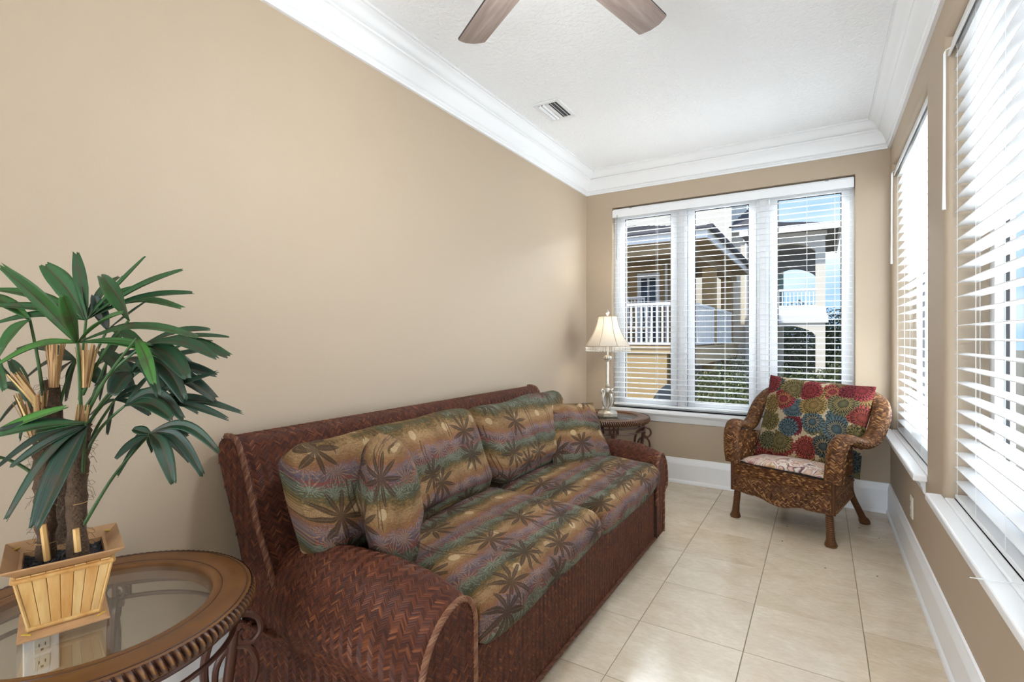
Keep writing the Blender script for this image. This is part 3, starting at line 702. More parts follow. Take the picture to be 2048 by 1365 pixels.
# ------------------------------------------------------------------ horizontal blinds
def slat_mesh(length, width, curve=0.004, th=0.003):
    mb = MB(); n = 6
    def P(u, v, s):
        x = (v-0.5)*width; return (x, (u-0.5)*length, curve*(1-(2*v-1)**2)+s)
    top = [P(u, j/n, th/2) for u in (0, 1) for j in range(n+1)]; bot = [P(u, j/n, -th/2) for u in (0, 1) for j in range(n+1)]
    m = n+1; fs = []
    for j in range(n): fs += [(j, j+1, m+j+1, m+j), (2*m+j+1, 2*m+j, 3*m+j, 3*m+j+1)]
    fs += [(0, m, 3*m, 2*m), (n, 2*m+n, 3*m+n, m+n)]
    for e in (0, m): fs += [(e+j, 2*m+e+j, 2*m+e+j+1, e+j+1) for j in range(n)]
    mb.add(top+bot, fs); return make_mesh('slat', mb, M['slat'])
def blind(label, along_x, xy, length, ztop, zbot, pitch, width, cords, wand, val_tilt, group):
    """local frame: x = depth (room side negative), y = along the window"""
    rz = radians(90) if along_x else 0
    t = thing('window_blind', label, 'blind', (xy[0], xy[1], 0), rz if along_x else 0, group)
    hw = length/2
    mb = MB(); mb.smooth = False; mb.box(-0.028, 0.028, -hw, hw, ztop-0.050, ztop-0.006)
    obj('headrail', mb, M['slat'], t, local=True, bevel=0.003)
    mb = MB(); mb.smooth = False
    c_ = Vector((-0.040, 0, ztop-(0.052 if along_x else 0.036))); a_ = radians(val_tilt)
    mb.obox(c_, Vector((cos(a_), 0, sin(a_)))*0.004, Vector((0, hw+0.003, 0)), Vector((-sin(a_), 0, cos(a_)))*(0.034 if along_x else 0.038))
    obj('valance', mb, M['slat'], t, local=True, bevel=0.0025)
    for y in (-hw*0.82, hw*0.82):
        mb = MB(); mb.smooth = False; mb.box(-0.037, -0.028, y-0.012, y+0.012, ztop-0.030, ztop-0.010); obj('valance_clip', mb, M['steel'], t, local=True)
    me = slat_mesh(length-0.012, width, 0.002 if along_x else 0.004, 0.0017 if along_x else 0.003)
    z = ztop-0.085; zs = []
    while z > zbot+0.045: zs.append(z); z -= pitch
    rr = random.Random(3)
    for z in zs:
        o = link(bpy.data.objects.new('slat', me), t); o.location = (0, 0, z)
        o.rotation_euler = (rr.uniform(-0.0012, 0.0012), radians((-6.0 if along_x else 0.0)+rr.uniform(-1.0, 1.0)), 0)
    mb = MB(); mb.smooth = False; mb.box(-width/2, width/2, -hw+0.006, hw-0.006, zbot, zbot+0.016)
    obj('bottom_rail', mb, M['slat'], t, local=True, bevel=0.003)
    for y in cords:
        mb = MB()
        for x in (-width/2-0.001, width/2+0.001): mb.tube([(x, y, ztop-0.05), (x, y, zbot+0.016)], 0.0009, 5)
        obj('ladder_cord', mb, M['cord'], t, local=True)
    if wand is not None:
        y, ln_ = wand
        mb = MB(); mb.tube([(-0.046-width*0.3, y, ztop-0.065), (-0.048-width*0.3, y, ztop-0.075), (-0.050-width*0.3, y, ztop-0.065-ln_*0.8), (-0.050-width*0.3, y, ztop-0.065-ln_)], [0.003, 0.0046, 0.0046, 0.0062], 8)
        mb.tube([(-0.026, y, ztop-0.045), (-0.046-width*0.3, y, ztop-0.062)], 0.002, 6)
        obj('tilt_wand', mb, M['cord'], t, local=True)
    return t
bl = blind('wide white blind across the triple casement window', True, (1.175, L+0.036), 1.826, 2.418, 0.628, 0.0456, 0.050, (-0.80, -0.62, -0.25, -0.04, 0.30, 0.52, 0.80), None, 0, 'white horizontal blinds')
# along_x frame is turned 90 degrees: +x local = +Y, y local = -X ; wand hangs at the lamp side
mb = MB(); mb.tube([(-0.045, 0.868, 2.355), (-0.046, 0.870, 2.33), (-0.047, 0.872, 1.95)], [0.002, 0.0035, 0.0045], 6); obj('tilt_wand', mb, M['steel'], bl, local=True)
blind('white blind with wide slats on the side window beside the armchair', False, (W+0.062, (WIN_R[0][0]+WIN_R[0][1])/2), 1.322, 2.425, ZS+0.004, 0.0555, 0.0635, (-0.55, -0.30, 0.0, 0.30, 0.615), (0.600, 0.62), -14, 'white horizontal blinds')
near_blind = blind('white blind with wide slats on the side window past the wall outlet', False, (W+0.062, (WIN_R[1][0]+WIN_R[1][1])/2), 1.322, 2.425, ZS+0.004, 0.0555, 0.0635, (-0.55, -0.30, 0.02, 0.34, 0.610), (0.628, 0.62), -14, 'white horizontal blinds')

mb = MB(); yl = (WIN_R[1][0]+WIN_R[1][1])/2
mb.tube([(2.40-W-0.062, 1.80-yl, 0.6095), (2.33-W-0.062, 1.78-yl, 0.6085), (2.28-W-0.062, 1.765-yl, 0.609), (2.215-W-0.062, 1.745-yl, 0.612)], 0.0012, 5); obj('pull_cord', mb, M['cord'], near_blind, local=True)

# ------------------------------------------------------------------ outlets, vent, fan
def outlet(label, loc, rz, plate, face, w_=0.072, h_=0.116):
    t = thing('wall_outlet', label, 'outlet', loc, rz)          # local: +x out of the wall
    mb = MB(); mb.smooth = False; mb.box(0, 0.006, -w_/2, w_/2, -h_/2, h_/2); obj('cover_plate', mb, M[plate], t, local=True, bevel=0.002)
    for s_ in (-1, 1):
        mb = MB(); mb.smooth = False; mb.box(0.006, 0.008, -0.017, 0.017, s_*0.024-0.019, s_*0.024+0.019); f = obj('receptacle', mb, M[face], t, local=True, bevel=0.003)
        mb = MB(); mb.smooth = False
        mb.box(0.008, 0.0086, -0.008, -0.0055, s_*0.024-0.002, s_*0.024+0.007); mb.box(0.008, 0.0086, 0.0055, 0.008, s_*0.024-0.002, s_*0.024+0.007); mb.box(0.008, 0.0086, -0.003, 0.003, s_*0.024-0.014, s_*0.024-0.008)
        obj('slot', mb, M['slot'], f, local=True)
    return t
outlet('ivory duplex outlet low on the wall under the side windows', (W, 3.41, 0.332), pi, 'outletivory', 'outletivory')
outlet('white duplex outlet on the wall behind the glass end table', (0, 0.515, 0.345), 0, 'outletwhite', 'outletivory', 0.078, 0.122)

vt = thing('ceiling_vent', 'small white louvred air vent set in the textured ceiling', 'vent', (0.37, 2.99, H))
xs = (0.270, 0.460); ys = (2.875, 3.165)
mb = MB(); mb.smooth = False; f = 0.028
mb.box(xs[0], xs[1], ys[0], ys[0]+f, H-0.008, H); mb.box(xs[0], xs[1], ys[1]-f, ys[1], H-0.008, H); mb.box(xs[0], xs[0]+f, ys[0]+f, ys[1]-f, H-0.008, H); mb.box(xs[1]-f, xs[1], ys[0]+f, ys[1]-f, H-0.008, H)
obj('vent_frame', mb, M['ventmetal'], vt, bevel=0.003)
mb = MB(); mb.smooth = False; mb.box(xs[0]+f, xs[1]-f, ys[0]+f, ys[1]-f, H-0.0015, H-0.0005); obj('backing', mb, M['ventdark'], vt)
for i in range(5):
    x = xs[0]+f+0.014+i*0.0262; a_ = radians(30 if i < 2 else (0 if i == 2 else -42)); mb = MB(); mb.smooth = False
    mb.obox((x, (ys[0]+ys[1])/2, H-0.009), Vector((cos(a_), 0, sin(a_)))*(0.0085 if i != 2 else 0.012), (0, (ys[1]-ys[0])/2-f, 0), Vector((-sin(a_), 0, cos(a_)))*0.0008)
    obj('louvre', mb, M['ventmetal'], vt)

fan = thing('ceiling_fan', 'five-blade ceiling fan with grey weathered oak blades', 'fan', (1.165, 1.405, H))
mb = MB(); mb.lathe([(0.065, 0), (0.068, -0.02), (0.05, -0.045), (0.014, -0.05), (0.014, -0.16), (0.03, -0.165), (0.095, -0.185), (0.115, -0.215), (0.115, -0.285), (0.10, -0.315), (0.07, -0.325)], 32)
obj('motor_housing', mb, M['fanmetal'], fan, local=True)
mb = MB(); mb.lathe([(0.07, -0.325), (0.105, -0.335), (0.10, -0.365), (0.07, -0.39), (0.02, -0.40)], 32); obj('added_light_bowl', mb, M['bowl_fill'], fan, local=True)  # bowl out of view, added as a fill source
blade = MB(); N_ = 26; RB0, RB1 = 0.16, 0.645
def bw(t): return 0.052+0.016*min(1, t*3)-0.006*t
outl = []
for i in range(N_+1):
    t_ = i/N_; outl.append((RB0+(RB1-RB0)*t_, -bw(t_)))
tipr = 0.012
top_ = [(x, -y) for x, y in outl]
ring = outl[:-1]+[(RB1-tipr*0.9, -bw(1)), (RB1-0.004, -bw(1)+0.010), (RB1+0.008, -0.02), (RB1+0.008, 0.02), (RB1-0.004, bw(1)-0.010), (RB1-tipr*0.9, bw(1))]+top_[:-1][::-1]
n = len(ring)
vs = [(x, y, -0.004) for x, y in ring]+[(x, y, 0.004) for x, y in ring]
blade.add(vs, [tuple(range(n))[::-1], tuple(range(n, 2*n))]+[(i, (i+1) % n, n+(i+1) % n, n+i) for i in range(n)], [(x, y) for x, y in ring]*2)
blade.smooth = False
bme = make_mesh('blade', blade, M['blade'], smooth=False); bme.materials.append(M['darkedge'])
for p in bme.polygons:
    if len(p.vertices) == 4: p.material_index = 1
arm = MB(); arm.smooth = False; arm.box(0.08, 0.20, -0.022, 0.022, -0.268, -0.258); arm.box(0.17, 0.23, -0.04, 0.04, -0.258, -0.252)
ame = make_mesh('blade_arm', arm, M['fanmetal'], smooth=False)
for k in range(5):
    az = radians(78.3+72*k-1.0)
    o = link(bpy.data.objects.new('blade', bme), fan); o.location = (0, 0, -0.262)
    o.rotation_euler = (Matrix.Rotation(az, 3, 'Z') @ Matrix.Rotation(radians(-11), 3, 'X')).to_euler()
    o2 = link(bpy.data.objects.new('blade_arm', ame), o); o2.location = (0, 0, 0.266)
# ------------------------------------------------------------------ soft cushions
def cushion_box(size, r, bulge, n=20, pinch=0.0, seed=0, uvscale=1.0, uvoff=(0, 0), wob=0.006, front_x=True):
    """boxy soft cushion centred on the origin: x depth, y along, z thickness; UV = (y, arc length over top and front) in metres"""
    rr = random.Random(seed); ph = [rr.uniform(0, 6.28) for _ in range(6)]
    hx, hy, hz = size[0]/2, size[1]/2, size[2]/2
    bm = bmesh.new(); bmesh.ops.create_cube(bm, size=2.0); bmesh.ops.subdivide_edges(bm, edges=bm.edges[:], cuts=n, use_grid_fill=True)
    for v in bm.verts:
        p = v.co.copy()
        q = Vector((p.x*hx, p.y*hy, p.z*hz)); inn = Vector((max(-hx+r, min(hx-r, q.x)), max(-hy+r, min(hy-r, q.y)), max(-hz+r, min(hz-r, q.z))))
        d = q-inn
        if d.length > 1e-9:
            # spread grid points around the rounded edge
            m_ = max(abs(d.x), abs(d.y), abs(d.z)); q = inn+d.normalized()*m_
        cx, cy, cz = (1-p.x*p.x), (1-p.y*p.y), (1-p.z*p.z)
        q.z += (1 if p.z > 0 else -0.35)*abs(p.z)*bulge*(max(0, cx)**0.6)*(max(0, cy)**0.6)
        q.x += p.x*bulge*0.55*max(0, cz)**0.7*max(0, cy)**0.5 if p.x > 0 else 0
        q.y += p.y*bulge*0.25*max(0, cz)*max(0, cx)**0.5
        w_ = wob*(sin(7*q.x+5*q.y+ph[0])+0.6*sin(13*q.y-6*q.z+ph[1])+0.5*sin(17*q.x+9*q.z+ph[2]))
        v.co = q+p.normalized()*w_
    uvl = bm.loops.layers.uv.new('UVMap')
    for f in bm.faces:
        for l_ in f.loops:
            c = l_.vert.co
            l_[uvl].uv = (c.y*uvscale+uvoff[0], (-c.x+c.z*0.9)*uvscale+uvoff[1])
    me = bpy.data.meshes.new('cushion'); bm.to_mesh(me); bm.free()
    me.polygons.foreach_set('use_smooth', [True]*len(me.polygons)); return me
def pillow_mesh(w_, h_, t_, n=26, seed=0, uvoff=(0, 0), corner=0.07, crease=0.008, power=0.55, skew=0.0):
    """knife-edge pillow in the x (width) / z (height) plane, thickness along y; UV in metres"""
    rr = random.Random(seed); ph = [rr.uniform(0, 6.28) for _ in range(8)]
    vs = []; fs = []; uv = []
    def P(i, j, side):
        u, v = 2*i/n-1, 2*j/n-1
        # concave sides between pointed corners
        x = u*w_/2*(1-corner*(1-abs(u)**2)*0.0-corner*(1-v*v)); z = v*h_/2*(1-corner*(1-u*u))
        b = max(0, (1-u*u))*max(0, (1-v*v)); y = side*t_/2*(b**power)
        edge = min(1, b*6)
        y += edge*crease*(sin(9*x/w_*2+4*z/h_+ph[0])*0.7+sin(15*z/h_-6*x/w_+ph[1])*0.6+0.5*sin(11*(x/w_+z/h_)+ph[2]))
        return Vector((x, y, z))
    idx = {}
    for side in (-1, 1):
        for i in range(n+1):
            for j in range(n+1):
                if side == 1 and (i in (0, n) or j in (0, n)): idx[(i, j, 1)] = idx[(i, j, -1)]; continue
                idx[(i, j, side)] = len(vs); p = P(i, j, side); vs.append(p); uv.append(((2*i/n-1)*w_/2*(0.35 if skew else 1.0)+skew*p.y+uvoff[0], (2*j/n-1)*h_/2+uvoff[1]))
    mb = MB()
    for side in (-1, 1):
        for i in range(n):
            for j in range(n):
                q = [idx[(i, j, side)], idx[(i+1, j, side)], idx[(i+1, j+1, side)], idx[(i, j+1, side)]]
                fs.append(tuple(q if side == -1 else q[::-1]))
    mb.add(vs, fs, uv); return mb
def place(o, loc, xdir, zdir):
    """orient object so local x -> xdir, local z -> about zdir"""
    x = Vector(xdir).normalized(); z = Vector(zdir); z = (z-x*z.dot(x)).normalized(); y = z.cross(x)
    o.matrix_world = Matrix(((x.x, y.x, z.x, loc[0]), (x.y, y.y, z.y, loc[1]), (x.z, y.z, z.z, loc[2]), (0, 0, 0, 1)))

# ------------------------------------------------------------------ herringbone wicker sofa
SY = 2.09
sofa = thing('wicker_sofa', 'dark red-brown herringbone wicker sofa with rolled arms and braided edges', 'sofa', (0.55, SY, 0))
BP = [(0.205, 0.05), (0.200, 0.30), (0.182, 0.45), (0.142, 0.567), (0.086, 0.685), (0.040, 0.79), (0.030, 0.83), (0.042, 0.862), (0.078, 0.884), (0.118, 0.888),
      (0.152, 0.875), (0.172, 0.845), (0.206, 0.775), (0.262, 0.625), (0.325, 0.505), (0.385, 0.38), (0.41, 0.22), (0.41, 0.05)]
BY0, BY1 = 0.990, 3.145
bpS = [(p.x, p.y) for p in smoothpath([(a, b, 0) for a, b in BP], 90)]
mb = MB(); n = len(bpS)
mb.add([(x, y, z) for y in (BY0, BY1) for x, z in bpS], [(i, (i+1) % n, n+(i+1) % n, n+i) for i in range(n)]+[tuple(range(n))[::-1], tuple(range(n, 2*n))])
back = obj('backrest', mb, M['rattan_core'], sofa)
# weave over the top and front of the backrest
def arc_fn(poly, i0, i1, flip=1):
    P = [Vector((a, b)) for a, b in poly[i0:i1+1]]; d = [0.0]
    for a, b in zip(P, P[1:]): d.append(d[-1]+(b-a).length)
    def f(s_):
        s_ = max(0, min(d[-1]-1e-6, s_)); k = 0
        lo, hi = 0, len(d)-1
        while hi-lo > 1:
            m_ = (lo+hi)//2
            if d[m_] <= s_: lo = m_
            else: hi = m_
        k = lo; t_ = (s_-d[k])/max(1e-9, d[k+1]-d[k]); p = P[k].lerp(P[k+1], t_)
        tg = (P[min(k+2, len(P)-1)]-P[max(k-1, 0)]).normalized(); return p, Vector((-tg.y, tg.x))*flip
    return f, d[-1]
i0 = min(range(n), key=lambda i: abs(bpS[i][1]-0.56)+(0 if bpS[i][0] < 0.16 else 9)); i1 = min(range(n), key=lambda i: abs(bpS[i][1]-0.42)+(0 if bpS[i][0] > 0.3 else 9))
fb, lb = arc_fn(bpS, i0, i1)
def back_s(u, v):
    p, nn = fb(v); return Vector((p.x, BY0+u, p.y)), Vector((nn.x, 0, nn.y))
mb = MB(); weave(mb, back_s, BY1-BY0, lb, 0.0185, 0.0070)
obj('woven_cane', mb, M['rattan'], back, smooth=True)['kind'] = 'stuff'
for yy, sg in ((BY0, -1), (BY1, 1)):       # woven ends of the backrest
    poly = [(x, z) for x, z in bpS]
    mb = MB()
    weave(mb, lambda u, v, yy=yy, sg=sg: (Vector((0.02+u, yy+sg*0.001, 0.30+v)), Vector((0, sg, 0))), 0.40, 0.60, 0.0185, 0.0070, test=lambda u, v: inside(poly, 0.02+u, 0.30+v))
    obj('woven_cane', mb, M['rattan'], back, smooth=True)['kind'] = 'stuff'
    mb = MB(); fb2, l2 = arc_fn(bpS, min(range(n), key=lambda i: abs(bpS[i][1]-0.885)+(0 if bpS[i][0] < 0.12 else 9)), i1)
    path = []
    for k in range(60):
        p, nn = fb2(l2*k/59); path.append(Vector((p.x, yy+sg*0.002, p.y))+Vector((nn.x, 0, nn.y))*0.004)
    braid(mb, path, 0.0095, 0.045, 4)
    obj('braid_edge', mb, M['braid'], back)

# arms: lofted roll, undercut, side panel to the floor
ARM_IN = 0.930          # inner face, distance from sofa centre
ZT = [(0.14, 0.455), (0.28, 0.500), (0.45, 0.548), (0.62, 0.575), (0.80, 0.582), (0.92, 0.570), (1.00, 0.545), (1.045, 0.525)]
AW = [(0.14, 0.66), (0.30, 0.80), (0.55, 1.0), (0.85, 1.06), (1.045, 1.0)]
SEC = [(0.0, 0.03, 1), (0.0, 0.40, 1), (0.0, -0.085, 0), (0.010, -0.045, 0), (0.032, -0.016, 0), (0.070, 0.0, 0), (0.115, -0.006, 0), (0.160, -0.030, 0), (0.198, -0.072, 0),
       (0.222, -0.125, 0), (0.230, -0.175, 0), (0.222, -0.225, 0), (0.198, 0.285, 1), (0.180, 0.250, 1), (0.174, 0.20, 1), (0.172, 0.03, 1)]
def arm_section(X):
    zt = lerp_table(ZT, X); w_ = lerp_table(AW, X); pts = []
    for o_, z_, ab in SEC:
        z = z_ if ab else zt+z_*(0.9+0.1*w_)
        lowk = (X-0.14)/0.905; oo = o_*w_ if (not ab or o_ < 0.01) else o_-0.024*max(0, lowk)**2
        pts.append((oo, z, 0))
    return [(p.x, p.y) for p in smoothpath(pts, 60)]
XS = [0.14+(1.045-0.14)*i/44 for i in range(45)]
SECS = [arm_section(x) for x in XS]
def arm_pt(sg, X, s_idx):
    t_ = (X-XS[0])/(XS[-1]-XS[0])*44; k = max(0, min(43, int(t_))); f = t_-k
    a = SECS[k]; b = SECS[k+1]; q = max(0, min(59.999, s_idx)); i = int(q); g_ = q-i
    pa = Vector(a[i]).lerp(Vector(a[i+1]), g_); pb = Vector(b[i]).lerp(Vector(b[i+1]), g_); p = pa.lerp(pb, f)
    return Vector((X, SY+sg*(ARM_IN+p.x), p.y))
for sg in (-1, 1):
    mb = MB(); m_ = 61
    mb.add([arm_pt(sg, X, i) for X in XS for i in range(m_)], [(k*m_+i, k*m_+i+1, (k+1)*m_+i+1, (k+1)*m_+i) for k in range(44) for i in range(m_-1)]+
           [(k*m_, k*m_+m_-1, (k+1)*m_+m_-1, (k+1)*m_) for k in range(44)]+[tuple(range(m_))[::-1], tuple(44*m_+i for i in range(m_))])
    arm = obj('arm', mb, M['rattan_core'], sofa)
    # arc-length table on the fattest section
    S = SECS[30]; d = [0.0]
    for a, b in zip(S, S[1:]): d.append(d[-1]+sqrt((a[0]-b[0])**2+(a[1]-b[1])**2))
    s_lo = next(i for i in range(61) if S[i][1] > 0.46)
    def s_at(v):
        v += d[s_lo]
        for i in range(60):
            if d[i+1] >= v: return i+(v-d[i])/(d[i+1]-d[i])
        return 59.99
    def arm_s(u, v, sg=sg):
        X = XS[0]+u; s_ = s_at(v); p = arm_pt(sg, X, s_)
        e1 = arm_pt(sg, min(X+0.01, XS[-1]), s_)-arm_pt(sg, max(X-0.01, XS[0]), s_); e2 = arm_pt(sg, X, s_+0.5)-arm_pt(sg, X, s_-0.5)
        nn = e1.cross(e2)
        nn = (nn*(1 if sg < 0 else -1)); nn.normalize()
        return p, nn
    # make sure normals point outwards
    p_, n_ = arm_s(0.5, 0.18)
    if n_.z < 0:
        base_fn = arm_s
        arm_s = lambda u, v, base_fn=base_fn: (base_fn(u, v)[0], -base_fn(u, v)[1])
    mb = MB(); weave(mb, arm_s, XS[-1]-XS[0], d[-1]-d[s_lo], 0.0190, 0.0070)
    obj('woven_cane', mb, M['rattan'], arm, smooth=True)['kind'] = 'stuff'
    fpoly = [(p[0], p[1]) for p in SECS[44]]
    mb = MB(); weave(mb, lambda u, v, sg=sg: (Vector((1.046, SY+sg*(ARM_IN+u), 0.03+v)), Vector((1, 0, 0))), 0.235, 0.50, 0.0165, 0.0068, lift=0.0028, test=lambda u, v: inside(fpoly, u, 0.03+v))
    obj('woven_cane', mb, M['rattan'], arm, smooth=True)['kind'] = 'stuff'
    path = [Vector((1.047, SY+sg*(ARM_IN+x), z)) for x, z in SECS[44]]
    path = [Vector((1.047, SY+sg*ARM_IN, 0.23))]+[p for p in path if p.z > 0.24]+[Vector((1.047, SY+sg*(ARM_IN+0.155), 0.17)), Vector((1.047, SY+sg*(ARM_IN+0.150), 0.03))]
    mb = MB(); braid(mb, path, 0.0085, 0.045, 4); obj('braid_edge', mb, M['braid'], arm)
    # braid where the arm meets the backrest
    mb = MB(); braid(mb, [arm_pt(sg, 0.185+0.0017*i, i)+Vector((0, 0, 0.004)) for i in range(s_lo, 48)], 0.008, 0.04, 4); obj('braid_edge', mb, M['rattan'], arm)
# seat base
mb = MB(); mb.smooth = False; mb.box(0.40, 1.029, SY-ARM_IN-0.02, SY+ARM_IN+0.02, 0.03, 0.34)
base = obj('seat_base', mb, M['rattan_core'], sofa)
mb = MB(); weave(mb, lambda u, v: (Vector((1.030, SY-ARM_IN+u, 0.032+v)), Vector((1, 0, 0))), 2*ARM_IN, 0.31, 0.0150, 0.0066, lift=0.0026); obj('woven_cane', mb, M['rattan'], base, smooth=True)['kind'] = 'stuff'
mb = MB(); braid(mb, [Vector((1.036, SY-ARM_IN-0.14+i*(2*ARM_IN+0.28)/40, 0.032)) for i in range(41)], 0.0085, 0.045, 4); obj('braid_edge', mb, M['braid'], base)
for x in (0.30, 0.96):
    for y in (SY-0.98, SY+0.98):
        mb = MB(); mb.lathe([(0.024, 0), (0.030, 0.012), (0.030, 0.034)], 12, (x, y, 0)); obj('foot', mb, M['rattan'], sofa)
# loose seat cushions and back cushions of the sofa
def soft(name, me_or_mb, mat, label, cat, group, loc, xdir=(1, 0, 0), zdir=(0, 0, 1)):
    if isinstance(me_or_mb, MB): me = make_mesh(name, me_or_mb, mat)
    else: me = me_or_mb; me.materials.append(mat)
    o = link(bpy.data.objects.new(name, me)); place(o, loc, xdir, zdir); return tag(o, label, cat, group)
GS = 'tropical tapestry cushions of the sofa'
soft('seat_cushion', cushion_box((0.66, 0.915, 0.150), 0.052, 0.034, seed=1, uvoff=(0, 0.055)), M['tapestry'], 'tropical print seat cushion beside the glass table with the potted palm', 'cushion', GS, (0.752, SY-0.462, 0.4200))
soft('seat_cushion', cushion_box((0.66, 0.915, 0.150), 0.052, 0.032, seed=2, uvoff=(0.93, 0.065)), M['tapestry'], 'tropical print seat cushion at the lamp end of the sofa', 'cushion', GS, (0.752, SY+0.462, 0.4190))
def back_cushion(seed, w_, h_, t_, uvoff):
    me = cushion_box((h_, w_, t_), 0.062, 0.030, seed=seed, uvoff=uvoff, wob=0.008); return me
soft('back_cushion', back_cushion(3, 1.00, 0.405, 0.175, (0.25, 0.02)), M['tapestry'], 'tropical print back cushion with a small pillow propped before it', 'cushion', GS, (0.408, 1.535, 0.687), Vector((0.46, 0, -0.89)), (0.89, 0, 0.46))
soft('back_cushion', back_cushion(4, 0.98, 0.405, 0.175, (1.33, 0.06)), M['tapestry'], 'tropical print back cushion overlapped by the pillow near the lamp', 'cushion', GS, (0.408, 2.545, 0.687), Vector((0.46, 0, -0.89)), (0.89, 0, 0.46))
soft('throw_pillow', pillow_mesh(0.41, 0.41, 0.205, seed=8, uvoff=(0.47, 0.235), corner=0.0, power=0.34, crease=0.005, n=36, skew=1.5), M['tapestry'], 'tropical print throw pillow standing on edge near the potted palm', 'pillow', GS, (0.595, 1.275, 0.676), (-0.78, 0.62, -0.05), (-0.20, 0.05, 1))
soft('throw_pillow', pillow_mesh(0.43, 0.43, 0.15, seed=6, uvoff=(0.23, 0.47), corner=0.04), M['tapestry'], 'tropical print throw pillow leaning in the sofa corner by the lamp', 'pillow', GS, (0.600, 2.83, 0.650), (0.52, 0.85, -0.06), (-0.60, 0.05, 0.78))
